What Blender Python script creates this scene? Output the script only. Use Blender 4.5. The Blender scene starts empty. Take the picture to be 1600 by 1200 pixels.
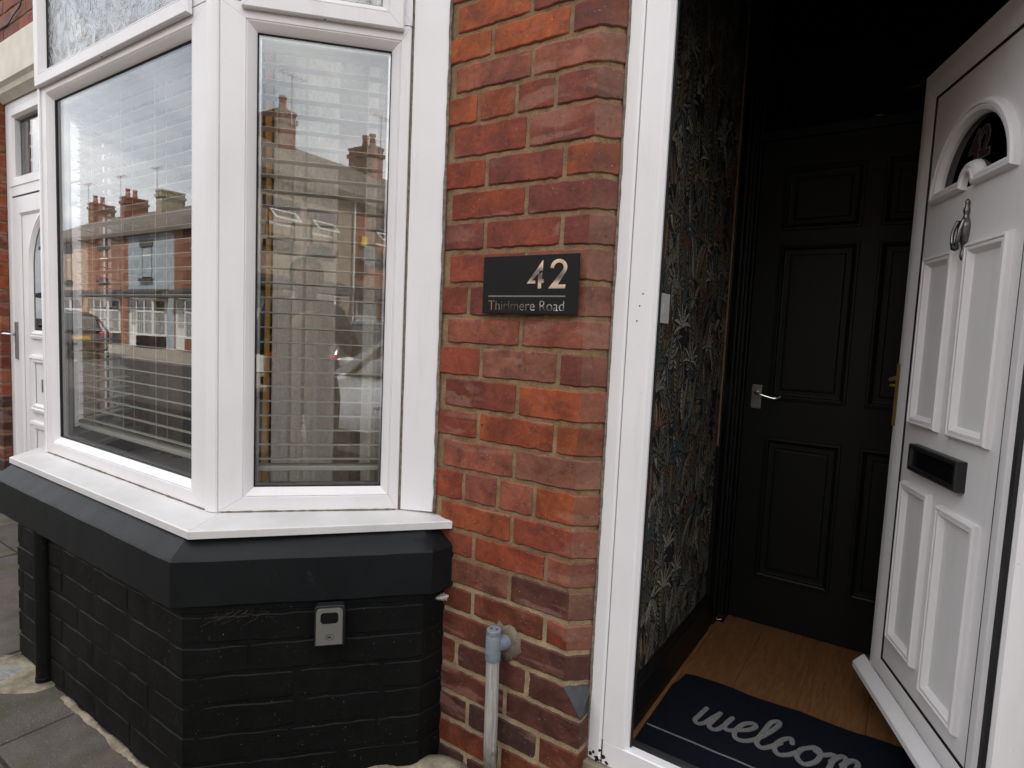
import bpy, math, random
from mathutils import Vector, Matrix, noise
random.seed(42)
sc = bpy.context.scene
COL = sc.collection
# ------------------------------------------------------------------ camera
CAM_POS = (0.0, -1.375, 1.2815)
ROT = ((0.8290105, 0.5574342, 0.0448174), (0.0831172, -0.0435664, -0.9955870), (-0.5530218, 0.8290772, -0.0824493))
cd = bpy.data.cameras.new('camera'); cam = bpy.data.objects.new('camera', cd); COL.objects.link(cam)
cd.sensor_width = 36.0; cd.lens = 930.0 / 1600 * 36; cd.clip_start = 0.02; cd.clip_end = 900
r0, r1, r2 = ROT
cam.matrix_world = Matrix(((r0[0], -r1[0], -r2[0], CAM_POS[0]), (r0[1], -r1[1], -r2[1], CAM_POS[1]),
                           (r0[2], -r1[2], -r2[2], CAM_POS[2]), (0, 0, 0, 1)))
sc.camera = cam
# ------------------------------------------------------------------ world and sun
SUN_EL, SUN_AZ = math.radians(52), math.radians(20)      # azimuth measured from +Y towards +X
wd = bpy.data.worlds.new('World'); sc.world = wd; wd.use_nodes = True
nt = wd.node_tree; nt.nodes.clear()
wo = nt.nodes.new('ShaderNodeOutputWorld'); bg = nt.nodes.new('ShaderNodeBackground'); bg.inputs[1].default_value = 0.13
sky = nt.nodes.new('ShaderNodeTexSky'); sky.sky_type = 'NISHITA'; sky.sun_disc = False
sky.sun_elevation = SUN_EL; sky.sun_rotation = SUN_AZ; sky.air_density = 1.0; sky.dust_density = 1.6; sky.ozone_density = 1.0
tc = nt.nodes.new('ShaderNodeTexCoord'); sep = nt.nodes.new('ShaderNodeSeparateXYZ')
nt.links.new(tc.outputs['Generated'], sep.inputs[0])
mx = nt.nodes.new('ShaderNodeMath'); mx.operation = 'MAXIMUM'; mx.inputs[1].default_value = 0.0
nt.links.new(sep.outputs[2], mx.inputs[0])
ad = nt.nodes.new('ShaderNodeMath'); ad.operation = 'ADD'; ad.inputs[1].default_value = 0.22
nt.links.new(mx.outputs[0], ad.inputs[0])
dv = []
for i in range(2):
    d = nt.nodes.new('ShaderNodeMath'); d.operation = 'DIVIDE'; nt.links.new(sep.outputs[i], d.inputs[0]); nt.links.new(ad.outputs[0], d.inputs[1]); dv.append(d)
cb = nt.nodes.new('ShaderNodeCombineXYZ'); nt.links.new(dv[0].outputs[0], cb.inputs[0]); nt.links.new(dv[1].outputs[0], cb.inputs[1])
nz = nt.nodes.new('ShaderNodeTexNoise'); nz.inputs['Scale'].default_value = 0.95; nz.inputs['Detail'].default_value = 9; nz.inputs['Roughness'].default_value = 0.55
nz.inputs['Distortion'].default_value = 0.4
nt.links.new(cb.outputs[0], nz.inputs[0])
cr = nt.nodes.new('ShaderNodeValToRGB'); cr.color_ramp.elements[0].position = 0.22; cr.color_ramp.elements[1].position = 0.50
nt.links.new(nz.outputs[0], cr.inputs[0])
nz2 = nt.nodes.new('ShaderNodeTexNoise'); nz2.inputs['Scale'].default_value = 2.3; nz2.inputs['Detail'].default_value = 6
nt.links.new(cb.outputs[0], nz2.inputs[0])
cr2 = nt.nodes.new('ShaderNodeValToRGB')
cr2.color_ramp.elements[0].position = 0.3; cr2.color_ramp.elements[0].color = (8.2, 8.6, 9.3, 1)
cr2.color_ramp.elements[1].position = 0.7; cr2.color_ramp.elements[1].color = (13.5, 13.5, 13.5, 1)
nt.links.new(nz2.outputs[0], cr2.inputs[0])
mc = nt.nodes.new('ShaderNodeMix'); mc.data_type = 'RGBA'
nt.links.new(cr.outputs[0], mc.inputs[0]); nt.links.new(sky.outputs[0], mc.inputs[6]); nt.links.new(cr2.outputs[0], mc.inputs[7])
nt.links.new(mc.outputs[2], bg.inputs[0]); nt.links.new(bg.outputs[0], wo.inputs[0])
sd = bpy.data.lights.new('sun', 'SUN'); so = bpy.data.objects.new('sun', sd); COL.objects.link(so)
sd.energy = 4.6; sd.angle = math.radians(0.6); sd.color = (1.0, 0.95, 0.87)
tos = Vector((math.sin(SUN_AZ) * math.cos(SUN_EL), math.cos(SUN_AZ) * math.cos(SUN_EL), math.sin(SUN_EL)))
so.rotation_euler = tos.to_track_quat('Z', 'Y').to_euler(); so.location = (0, 10, 20)
vs = sc.view_settings; vs.view_transform = 'Standard'; vs.look = 'None'; vs.gamma = 1; vs.exposure = 0.70
sc.render.engine = 'CYCLES'
try:
    sc.cycles.max_bounces = 10; sc.cycles.transparent_max_bounces = 24; sc.cycles.glossy_bounces = 6
    sc.cycles.caustics_reflective = False; sc.cycles.caustics_refractive = False
except Exception: pass

# ------------------------------------------------------------------ materials
class NT:
    def __init__(s, name):
        s.m = bpy.data.materials.new(name); s.m.use_nodes = True; s.t = s.m.node_tree
        s.b = s.t.nodes['Principled BSDF']; s.o = s.t.nodes['Material Output']
        s.tc = s.n('ShaderNodeTexCoord')
    def n(s, k, **kw):
        x = s.t.nodes.new(k)
        for a, v in kw.items(): setattr(x, a, v)
        return x
    def l(s, a, b): s.t.links.new(a, b)
    def noise(s, scale, detail=5, rough=0.55, coord='Object', vec=None, dist=0.0):
        x = s.n('ShaderNodeTexNoise'); x.inputs['Scale'].default_value = scale; x.inputs['Detail'].default_value = detail
        x.inputs['Roughness'].default_value = rough; x.inputs['Distortion'].default_value = dist
        s.l(vec if vec is not None else s.tc.outputs[coord], x.inputs[0]); return x.outputs[0]
    def wpos(s):
        return s.n('ShaderNodeNewGeometry').outputs['Position']
    def stretch(s, sc3, src=None):
        m = s.n('ShaderNodeMapping'); m.inputs['Scale'].default_value = sc3
        s.l(src if src is not None else s.tc.outputs['Object'], m.inputs[0]); return m.outputs[0]
    def ramp(s, f, *stops):
        x = s.n('ShaderNodeValToRGB'); e = x.color_ramp.elements
        while len(e) < len(stops): e.new(0.5)
        for i, (p, c) in enumerate(stops):
            e[i].position = p; e[i].color = (c, c, c, 1) if isinstance(c, (int, float)) else (*c, 1)
        s.l(f, x.inputs[0]); return x.outputs[0]
    def mix(s, f, a, b, mode='MIX'):
        x = s.n('ShaderNodeMix', data_type='RGBA', blend_type=mode)
        for v, i in ((f, 0), (a, 6), (b, 7)):
            if isinstance(v, (int, float)): x.inputs[i].default_value = v if i == 0 else (v, v, v, 1)
            elif isinstance(v, tuple): x.inputs[i].default_value = (*v, 1)
            else: s.l(v, x.inputs[i])
        return x.outputs[2]
    def math(s, op, a, b=None):
        x = s.n('ShaderNodeMath', operation=op)
        for v, i in ((a, 0), (b, 1)):
            if v is None: continue
            if isinstance(v, (int, float)): x.inputs[i].default_value = v
            else: s.l(v, x.inputs[i])
        return x.outputs[0]
    def bump(s, h, strength=0.4, dist=0.002):
        x = s.n('ShaderNodeBump'); x.inputs['Strength'].default_value = strength; x.inputs['Distance'].default_value = dist
        s.l(h, x.inputs['Height']); s.l(x.outputs[0], s.b.inputs['Normal']); return x
    def col(s, c):
        if isinstance(c, tuple): s.b.inputs['Base Color'].default_value = (*c, 1)
        else: s.l(c, s.b.inputs['Base Color'])
    def set(s, rough=None, metal=None, spec=None):
        if rough is not None:
            if isinstance(rough, (int, float)): s.b.inputs['Roughness'].default_value = rough
            else: s.l(rough, s.b.inputs['Roughness'])
        if metal is not None: s.b.inputs['Metallic'].default_value = metal
        if spec is not None: s.b.inputs['Specular IOR Level'].default_value = spec
MAT = {}
def plain(name, c, rough=0.5, metal=0.0, var=0.12, scale=30, bump=0.0, spec=0.5):
    t = NT(name); f = t.noise(scale, 5)
    t.col(t.mix(t.ramp(f, (0.3, 1 - var), (0.7, 1 + var * 0.3)), c, c, 'MULTIPLY') if False else t.mix(t.ramp(f, (0.35, 0.0), (0.7, 1.0)), tuple(x * (1 - var) for x in c), tuple(min(1, x * (1 + var * 0.5)) for x in c)))
    t.set(rough, metal, spec)
    if bump: t.bump(t.noise(scale * 6, 4), bump, 0.001)
    MAT[name] = t.m; return t.m
def mk_brick(name, chamfer=False):
    t = NT(name); oi = t.n('ShaderNodeObjectInfo'); base = oi.outputs['Color']
    rv = t.n('ShaderNodeVectorMath', operation='SCALE'); t.l(t.wpos(), rv.inputs[0]); rv.inputs['Scale'].default_value = 1.0
    av = t.n('ShaderNodeVectorMath', operation='ADD'); t.l(rv.outputs[0], av.inputs[0])
    cmb = t.n('ShaderNodeCombineXYZ'); k = t.math('MULTIPLY', oi.outputs['Random'], 37.0)
    for i in range(3): t.l(k, cmb.inputs[i])
    t.l(cmb.outputs[0], av.inputs[1]); v = av.outputs[0]
    n1 = t.noise(11, 6, 0.6, vec=v, dist=0.6)
    c = t.mix(t.ramp(n1, (0.36, 0.0), (0.62, 1.0)), t.mix(1.0, base, (0.62, 0.55, 0.52), 'MULTIPLY'), t.mix(1.0, base, (1.22, 1.2, 1.1), 'MULTIPLY'))
    ms = t.n('ShaderNodeMapping'); ms.inputs['Scale'].default_value = (0.35, 0.35, 1.4); t.l(v, ms.inputs[0])
    n2 = t.noise(9, 3, 0.5, vec=ms.outputs[0], dist=0.9)
    c = t.mix(t.math('MULTIPLY', t.ramp(n2, (0.56, 0.0), (0.62, 0.38)), t.ramp(t.noise(3.3, 2, vec=v), (0.40, 0.0), (0.48, 1.0))), c, (0.34, 0.185, 0.135))
    n3 = t.noise(26, 7, 0.7, vec=v)
    c = t.mix(t.ramp(n3, (0.555, 0.0), (0.74, 0.9)), c, (0.045, 0.026, 0.022))
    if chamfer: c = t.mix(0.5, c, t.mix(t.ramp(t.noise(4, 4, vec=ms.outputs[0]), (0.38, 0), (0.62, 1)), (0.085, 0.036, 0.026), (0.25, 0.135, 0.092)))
    pit = t.noise(105, 3, 0.6, vec=v)
    c = t.mix(t.ramp(pit, (0.655, 0.0), (0.70, 0.9)), c, (0.03, 0.02, 0.018))
    spk = t.noise(210, 2, 0.5, vec=v)
    c = t.mix(t.ramp(spk, (0.70, 0.0), (0.76, 0.6)), c, (0.55, 0.5, 0.45))
    dust = t.ramp(t.noise(75, 8, 0.75, vec=v), (0.3, 0.72), (0.7, 1.16))
    c = t.mix(1.0, c, dust, 'MULTIPLY')
    t.col(c); t.set(t.ramp(n1, (0.3, 0.62), (0.7, 0.82)), spec=0.35)
    h = t.math('ADD', t.noise(70, 8, 0.65, vec=v), t.math('MULTIPLY', t.ramp(pit, (0.62, 0.0), (0.74, -1.0)), 0.5))
    t.bump(h, 0.8, 0.0022); MAT[name] = t.m
mk_brick('brick'); mk_brick('brick_chamfer', True)
t = NT('mortar'); v = t.wpos()
c = t.mix(t.ramp(t.noise(20, 6, 0.6, vec=v), (0.3, 0), (0.7, 1)), (0.165, 0.103, 0.056), (0.33, 0.222, 0.125))
c = t.mix(t.ramp(t.noise(240, 3, 0.6, vec=v), (0.52, 0), (0.75, 0.8)), c, (0.055, 0.038, 0.025))
c = t.mix(t.ramp(t.noise(180, 2, 0.6, vec=v), (0.62, 0), (0.74, 0.7)), c, (0.38, 0.28, 0.16))
t.col(c); t.set(0.95, spec=0.15); t.bump(t.noise(190, 6, 0.7, vec=v), 0.9, 0.003); MAT['mortar'] = t.m
t = NT('mortar_new'); v = t.wpos()
c = t.mix(t.ramp(t.noise(20, 6, 0.6, vec=v), (0.3, 0), (0.7, 1)), (0.25, 0.18, 0.105), (0.43, 0.325, 0.205))
c = t.mix(t.ramp(t.noise(240, 3, 0.6, vec=v), (0.52, 0), (0.75, 0.8)), c, (0.055, 0.038, 0.025))
c = t.mix(t.ramp(t.noise(180, 2, 0.6, vec=v), (0.62, 0), (0.74, 0.7)), c, (0.38, 0.28, 0.16))
t.col(c); t.set(0.95, spec=0.15); t.bump(t.noise(190, 6, 0.7, vec=v), 0.9, 0.003); MAT['mortar_new'] = t.m
t = NT('mortar_grey'); v = t.wpos()
c = t.mix(t.ramp(t.noise(20, 6, 0.6, vec=v), (0.3, 0), (0.7, 1)), (0.12, 0.098, 0.072), (0.22, 0.185, 0.14))
c = t.mix(t.ramp(t.noise(240, 3, 0.6, vec=v), (0.52, 0), (0.75, 0.8)), c, (0.055, 0.038, 0.025))
c = t.mix(t.ramp(t.noise(180, 2, 0.6, vec=v), (0.62, 0), (0.74, 0.7)), c, (0.38, 0.28, 0.16))
t.col(c); t.set(0.95, spec=0.15); t.bump(t.noise(190, 6, 0.7, vec=v), 0.9, 0.003); MAT['mortar_grey'] = t.m
t = NT('cement'); v = t.wpos()
c = t.mix(t.ramp(t.noise(14, 7, 0.65, vec=v), (0.35, 0), (0.65, 1)), (0.15, 0.125, 0.09), (0.36, 0.31, 0.23))
t.col(c); t.set(0.95, spec=0.15); t.bump(t.noise(90, 7, 0.7, vec=v), 0.9, 0.006); MAT['cement'] = t.m
# black masonry paint with chalky wear on it
t = NT('black_paint'); v = t.wpos()
c = t.mix(t.ramp(t.noise(5, 6, 0.6, vec=v), (0.35, 0), (0.7, 1)), (0.0024, 0.0026, 0.0024), (0.0050, 0.0053, 0.0050))
c = t.mix(t.ramp(t.noise(34, 9, 0.72, vec=v, dist=0.5), (0.60, 0), (0.80, 0.5)), c, (0.028, 0.030, 0.030))
c = t.mix(t.ramp(t.noise(230, 2, 0.5, vec=v), (0.735, 0), (0.77, 0.9)), c, (0.33, 0.32, 0.29))
c = t.mix(t.ramp(t.noise(15, 5, 0.8, vec=v, dist=1.4), (0.735, 0), (0.755, 0.8)), c, (0.13, 0.055, 0.035))
t.col(c); t.set(t.ramp(t.noise(24, 5, vec=v), (0.3, 0.5), (0.7, 0.7)), spec=0.16)
t.bump(t.noise(55, 8, 0.65, vec=v), 0.45, 0.0025); MAT['black_paint'] = t.m
t = NT('ledge_paint'); v = t.wpos()
c = t.mix(t.ramp(t.noise(4, 6, 0.6, vec=v), (0.3, 0), (0.7, 1)), (0.0045, 0.0054, 0.0060), (0.0082, 0.0094, 0.0104))
c = t.mix(t.ramp(t.noise(190, 3, 0.6, vec=v), (0.70, 0), (0.78, 0.6)), c, (0.14, 0.14, 0.14))
c = t.mix(t.ramp(t.noise(13, 8, 0.75, vec=v, dist=0.8), (0.62, 0), (0.85, 0.6)), c, (0.05, 0.055, 0.06))
t.col(c); t.set(0.5, spec=0.22); t.bump(t.noise(38, 7, 0.6, vec=v), 0.35, 0.003); MAT['ledge_paint'] = t.m
# white plastic
t = NT('upvc'); v = t.wpos()
c = t.mix(t.ramp(t.noise(3.2, 4, 0.5, vec=v), (0.3, 0), (0.7, 1)), (0.735, 0.715, 0.715), (0.795, 0.775, 0.775))
sm = t.stretch((1, 1, 0.12), v)
c = t.mix(t.ramp(t.noise(22, 6, 0.65, vec=sm), (0.55, 0), (0.85, 0.35)), c, (0.55, 0.51, 0.45))
c = t.mix(t.ramp(t.noise(170, 2, 0.5, vec=v), (0.74, 0), (0.79, 0.55)), c, (0.30, 0.27, 0.23))
t.col(c); t.set(t.ramp(t.noise(9, 3, vec=v), (0.3, 0.30), (0.7, 0.42)), spec=0.42); t.bump(t.noise(60, 3, vec=v), 0.04, 0.001); MAT['upvc'] = t.m
t = NT('upvc_sill'); v = t.wpos()
c = t.mix(t.ramp(t.noise(6, 6, 0.6, vec=v), (0.3, 0), (0.7, 1)), (0.56, 0.545, 0.535), (0.68, 0.665, 0.655))
c = t.mix(t.ramp(t.noise(45, 7, 0.75, vec=v), (0.58, 0), (0.85, 0.5)), c, (0.40, 0.38, 0.34))
t.col(c); t.set(0.42, spec=0.4); t.bump(t.noise(60, 4, vec=v), 0.05, 0.001); MAT['upvc_sill'] = t.m
plain('stop_dark', (0.020, 0.021, 0.025), 0.55, var=0.5, scale=40, bump=0.4); plain('gasket', (0.006, 0.006, 0.007), 0.6); plain('sealant', (0.20, 0.165, 0.125), 0.9, scale=60, var=0.5, bump=0.4)
plain('cream_stone', (0.70, 0.65, 0.56), 0.8, scale=8, var=0.12, bump=0.3)
# glass
def mk_glass(name, f0, tint=(0.97, 0.985, 0.98), rough=0.0, bumps=None, diffuse=0.0):
    t = NT(name); t.t.nodes.remove(t.b)
    g = t.n('ShaderNodeNewGeometry'); dp = t.n('ShaderNodeVectorMath', operation='DOT_PRODUCT')
    t.l(g.outputs['Normal'], dp.inputs[0]); t.l(g.outputs['Incoming'], dp.inputs[1])
    cc = t.math('ABSOLUTE', dp.outputs['Value']); om = t.math('SUBTRACT', 1.0, cc); p5 = t.math('POWER', om, 5.0)
    f = t.math('ADD', t.math('MULTIPLY', p5, 1 - f0), f0)
    tr = t.n('ShaderNodeBsdfTransparent'); tr.inputs[0].default_value = (*tint, 1)
    gl = t.n('ShaderNodeBsdfAnisotropic') if False else t.n('ShaderNodeBsdfGlossy'); gl.inputs['Roughness'].default_value = rough
    under = tr
    if diffuse:
        df = t.n('ShaderNodeBsdfDiffuse'); df.inputs[0].default_value = (0.75, 0.78, 0.8, 1)
        mm = t.n('ShaderNodeMixShader'); mm.inputs[0].default_value = diffuse; t.l(tr.outputs[0], mm.inputs[1]); t.l(df.outputs[0], mm.inputs[2]); under = mm
    if bumps:
        b = t.n('ShaderNodeBump'); b.inputs['Strength'].default_value = bumps[1]; b.inputs['Distance'].default_value = bumps[2]
        w = t.noise(bumps[0], 3, 0.5, vec=t.wpos(), dist=2.2); t.l(w, b.inputs['Height']); t.l(b.outputs[0], gl.inputs['Normal'])
    mxs = t.n('ShaderNodeMixShader'); t.l(f, mxs.inputs[0]); t.l(under.outputs[0], mxs.inputs[1]); t.l(gl.outputs[0], mxs.inputs[2])
    t.l(mxs.outputs[0], t.o.inputs[0]); MAT[name] = t.m
mk_glass('glass', 0.125, tint=(0.985, 0.99, 0.988)); mk_glass('obscure_glass', 0.16, rough=0.03, bumps=(17, 0.75, 0.012), diffuse=0.10)
mk_glass('ripple_glass', 0.08, tint=(0.3, 0.3, 0.3), rough=0.02, bumps=(15, 0.35, 0.012)); mk_glass('dark_glass', 0.05, tint=(0.12, 0.14, 0.14))
# room and hall
plain('slat', (0.44, 0.42, 0.36), 0.45, var=0.06); plain('cord', (0.62, 0.60, 0.53), 0.8)
plain('room_paint', (0.07, 0.058, 0.046), 0.85); plain('room_floor', (0.10, 0.075, 0.055), 0.7); plain('curtain_cloth', (0.86, 0.81, 0.71), 0.9, var=0.15, scale=90, bump=0.3)
plain('mustard_cloth', (0.48, 0.24, 0.02), 0.9); plain('drape_cloth', (0.46, 0.38, 0.30), 0.9, var=0.2, scale=40); plain('brown_cloth', (0.20, 0.13, 0.075), 0.9, var=0.2)
plain('hall_black', (0.005, 0.0055, 0.005), 0.45, var=0.2, scale=18, spec=0.25); plain('hall_dark', (0.008, 0.008, 0.008), 0.8); plain('door_black', (0.005, 0.0056, 0.0045), 0.5, var=0.15, bump=0.08, spec=0.22)
plain('paper_ground', (0.008, 0.0085, 0.010), 0.7)
t = NT('paper_print'); vc = t.n('ShaderNodeAttribute'); vc.attribute_name = 'print'
t.col(t.mix(1.0, vc.outputs['Color'], t.ramp(t.noise(160, 3), (0.3, 0.6), (0.7, 1.1)), 'MULTIPLY')); t.set(0.6, spec=0.3); MAT['paper_print'] = t.m
t = NT('oak_board'); v = t.wpos(); sv = t.stretch((14, 1.1, 14), v); oi = t.n('ShaderNodeObjectInfo')
g = t.noise(6, 7, 0.6, vec=sv, dist=1.6)
c = t.mix(t.ramp(g, (0.32, 0), (0.68, 1)), (0.115, 0.049, 0.018), (0.225, 0.106, 0.042))
c = t.mix(t.ramp(t.noise(30, 4, 0.7, vec=sv), (0.58, 0), (0.72, 0.6)), c, (0.11, 0.05, 0.02))
c = t.mix(1.0, c, t.ramp(oi.outputs['Random'], (0, 0.82), (1, 1.15)), 'MULTIPLY')
t.col(c); t.set(0.42, spec=0.4); t.bump(g, 0.12, 0.001); MAT['oak_board'] = t.m
plain('bare_wood', (0.22, 0.125, 0.06), 0.7, var=0.3)
t = NT('mat_pile'); v = t.wpos()
c = t.mix(t.ramp(t.noise(420, 2, 0.6, vec=v), (0.3, 0), (0.7, 1)), (0.005, 0.0058, 0.0095), (0.015, 0.0175, 0.0265))
c = t.mix(t.ramp(t.noise(1200, 1, 0.5, vec=v), (0.70, 0), (0.78, 0.5)), c, (0.10, 0.10, 0.13))
t.col(c); t.set(1.0, spec=0.05); t.bump(t.noise(600, 3, 0.7, vec=v), 1.0, 0.004); MAT['mat_pile'] = t.m
t = NT('mat_letter'); v = t.wpos(); t.col(t.mix(t.ramp(t.noise(600, 2, vec=v), (0.35, 0), (0.65, 1)), (0.11, 0.107, 0.11), (0.37, 0.355, 0.355))); t.set(1.0, spec=0.05)
t.bump(t.noise(600, 3, 0.7, vec=v), 1.0, 0.004); MAT['mat_letter'] = t.m
# metal and plastic
plain('chrome', (0.62, 0.62, 0.62), 0.16, 1.0, var=0.05); plain('mirror_metal', (0.86, 0.80, 0.78), 0.05, 1.0, var=0.0); plain('pewter', (0.22, 0.22, 0.22), 0.33, 1.0, var=0.3)
plain('brass', (0.56, 0.38, 0.11), 0.38, 0.55, var=0.1); plain('alu', (0.55, 0.56, 0.57), 0.35, 1.0, var=0.15); plain('zinc', (0.28, 0.27, 0.255), 0.4, 0.85, var=0.15)
plain('sign_black', (0.0065, 0.0065, 0.0065), 0.5, var=0.1, spec=0.22); plain('black_plastic', (0.012, 0.012, 0.013), 0.4); plain('smoke_plastic', (0.006, 0.006, 0.007), 0.12)
plain('grey_plastic', (0.20, 0.225, 0.255), 0.5, var=0.15, scale=60); plain('white_plastic', (0.50, 0.49, 0.48), 0.35, var=0.04); plain('red_print', (0.022, 0.003, 0.004), 0.5)
plain('shield_grey', (0.19, 0.185, 0.165), 0.42, 0.3, var=0.05); plain('etch', (0.07, 0.07, 0.07), 0.6); plain('ink', (0.012, 0.012, 0.012), 0.6); plain('feather_white', (0.8, 0.79, 0.77), 0.9); plain('web', (0.05, 0.042, 0.033), 1.0, var=0.4)
t = NT('old_pipe'); v = t.wpos(); s2 = t.stretch((60, 60, 3.0), v); sp = t.n('ShaderNodeSeparateXYZ'); t.l(v, sp.inputs[0])
c = t.mix(t.ramp(t.noise(3, 6, 0.7, vec=s2), (0.3, 0), (0.7, 1)), (0.20, 0.18, 0.16), (0.48, 0.455, 0.43))
al = t.math('ADD', t.math('MULTIPLY', sp.outputs[2], -4.0), t.noise(18, 6, 0.7, vec=v))
c = t.mix(t.ramp(al, (-0.05, 0), (0.35, 0.9)), c, (0.052, 0.052, 0.03))
t.col(c); t.set(0.85, spec=0.2); t.bump(t.noise(3, 4, vec=s2), 0.25, 0.001); MAT['old_pipe'] = t.m
# ground
def mk_slab(name, a, b, moss=True):
    t = NT(name); v = t.wpos(); oi = t.n('ShaderNodeObjectInfo')
    c = t.mix(t.ramp(t.noise(9, 7, 0.65, vec=v), (0.3, 0), (0.7, 1)), a, b)
    c = t.mix(t.ramp(t.noise(230, 3, 0.65, vec=v), (0.48, 0), (0.75, 0.75)), c, tuple(x * 0.3 for x in a))
    c = t.mix(t.ramp(t.noise(170, 2, 0.6, vec=v), (0.64, 0), (0.74, 0.7)), c, (0.34, 0.32, 0.28))
    if moss:
        c = t.mix(t.ramp(t.noise(3.1, 6, 0.6, vec=v), (0.52, 0), (0.68, 0.75)), c, (0.06, 0.065, 0.022))
        c = t.mix(t.ramp(t.noise(5.0, 6, 0.6, vec=v), (0.57, 0), (0.72, 0.55)), c, (0.17, 0.12, 0.085))
    c = t.mix(1.0, c, t.ramp(oi.outputs['Random'], (0, 0.8), (1, 1.15)), 'MULTIPLY')
    t.col(c); t.set(0.92, spec=0.2); t.bump(t.noise(210, 6, 0.7, vec=v), 0.8, 0.004); MAT[name] = t.m
mk_slab('slab', (0.085, 0.074, 0.063), (0.14, 0.124, 0.106)); mk_slab('slab_far', (0.22, 0.20, 0.17), (0.31, 0.28, 0.23), False)
mk_slab('asphalt', (0.055, 0.055, 0.056), (0.085, 0.083, 0.08), False); mk_slab('earth', (0.045, 0.038, 0.03), (0.075, 0.062, 0.045)); plain('kerb_stone', (0.25, 0.24, 0.22), 0.9, var=0.3)
# far street
def mk_farbrick(name, a, b, m):
    t = NT(name); tx = t.n('ShaderNodeTexBrick'); sp = t.n('ShaderNodeSeparateXYZ'); t.l(t.wpos(), sp.inputs[0])
    cv = t.n('ShaderNodeCombineXYZ'); t.l(t.math('ADD', sp.outputs[0], sp.outputs[1]), cv.inputs[0]); t.l(sp.outputs[2], cv.inputs[1])
    t.l(cv.outputs[0], tx.inputs[0]); tx.inputs['Scale'].default_value = 1.0; tx.inputs['Brick Width'].default_value = 0.235; tx.inputs['Row Height'].default_value = 0.083
    tx.inputs['Mortar Size'].default_value = 0.006; tx.inputs['Color1'].default_value = (*a, 1); tx.inputs['Color2'].default_value = (*b, 1); tx.inputs['Mortar'].default_value = (*m, 1)
    c = t.mix(1.0, tx.outputs[0], t.ramp(t.noise(1.6, 6, 0.65, vec=t.wpos()), (0.3, 0.72), (0.7, 1.12)), 'MULTIPLY')
    t.col(c); t.set(0.9, spec=0.2); t.bump(tx.outputs['Fac'], -0.4, 0.008); MAT[name] = t.m
mk_farbrick('far_brick', (0.29, 0.118, 0.075), (0.21, 0.080, 0.052), (0.25, 0.20, 0.155)); mk_farbrick('far_brick_b', (0.26, 0.10, 0.066), (0.34, 0.145, 0.085), (0.26, 0.20, 0.15))
mk_farbrick('far_brick_black', (0.012, 0.012, 0.013), (0.016, 0.016, 0.017), (0.009, 0.009, 0.009))
for nm, cc in (('render_pink', (0.46, 0.33, 0.25)), ('render_blue', (0.36, 0.43, 0.47)), ('pebble_dash', (0.33, 0.265, 0.205)), ('render_cream', (0.5, 0.46, 0.38))):
    plain(nm, cc, 0.95, var=0.22, scale=3, bump=0.5)
plain('far_white', (0.72, 0.72, 0.71), 0.4, var=0.05); plain('far_lintel', (0.055, 0.055, 0.06), 0.8, var=0.3); plain('far_net', (0.45, 0.46, 0.46), 0.9, var=0.4, scale=9)
plain('clay', (0.36, 0.15, 0.085), 0.85, var=0.3, scale=9); plain('stone_stack', (0.37, 0.33, 0.24), 0.9, var=0.3, scale=6)
t = NT('roof_tile'); v = t.wpos(); sp = t.n('ShaderNodeSeparateXYZ'); t.l(v, sp.inputs[0])
tx = t.n('ShaderNodeTexBrick'); cv = t.n('ShaderNodeCombineXYZ'); t.l(sp.outputs[0], cv.inputs[0]); t.l(t.math('MULTIPLY', sp.outputs[1], 1.14), cv.inputs[1]); t.l(cv.outputs[0], tx.inputs[0])
tx.inputs['Scale'].default_value = 1; tx.inputs['Brick Width'].default_value = 0.3; tx.inputs['Row Height'].default_value = 0.27; tx.inputs['Mortar Size'].default_value = 0.012
tx.inputs['Color1'].default_value = (0.105, 0.082, 0.066, 1); tx.inputs['Color2'].default_value = (0.15, 0.12, 0.095, 1); tx.inputs['Mortar'].default_value = (0.03, 0.025, 0.02, 1)
t.col(t.mix(1.0, tx.outputs[0], t.ramp(t.noise(0.8, 6, vec=v), (0.3, 0.75), (0.7, 1.2)), 'MULTIPLY')); t.set(0.8); MAT['roof_tile'] = t.m
for nm, cc in (('car_black', (0.012, 0.013, 0.016)), ('car_white', (0.72, 0.72, 0.72)), ('car_blue', (0.02, 0.03, 0.06))): plain(nm, cc, 0.18, var=0.02, spec=0.8)
plain('car_glass', (0.012, 0.014, 0.016), 0.05, var=0.0, spec=0.9); plain('tyre', (0.015, 0.015, 0.015), 0.85); plain('tail_red', (0.35, 0.01, 0.008), 0.2); plain('plate_yellow', (0.75, 0.46, 0.02), 0.5)
plain('jacket', (0.10, 0.10, 0.11), 0.9, var=0.2); plain('jeans', (0.03, 0.045, 0.08), 0.9, var=0.2); plain('skin', (0.42, 0.25, 0.18), 0.55, var=0.1); plain('hair', (0.05, 0.032, 0.022), 0.7, var=0.3)

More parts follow.
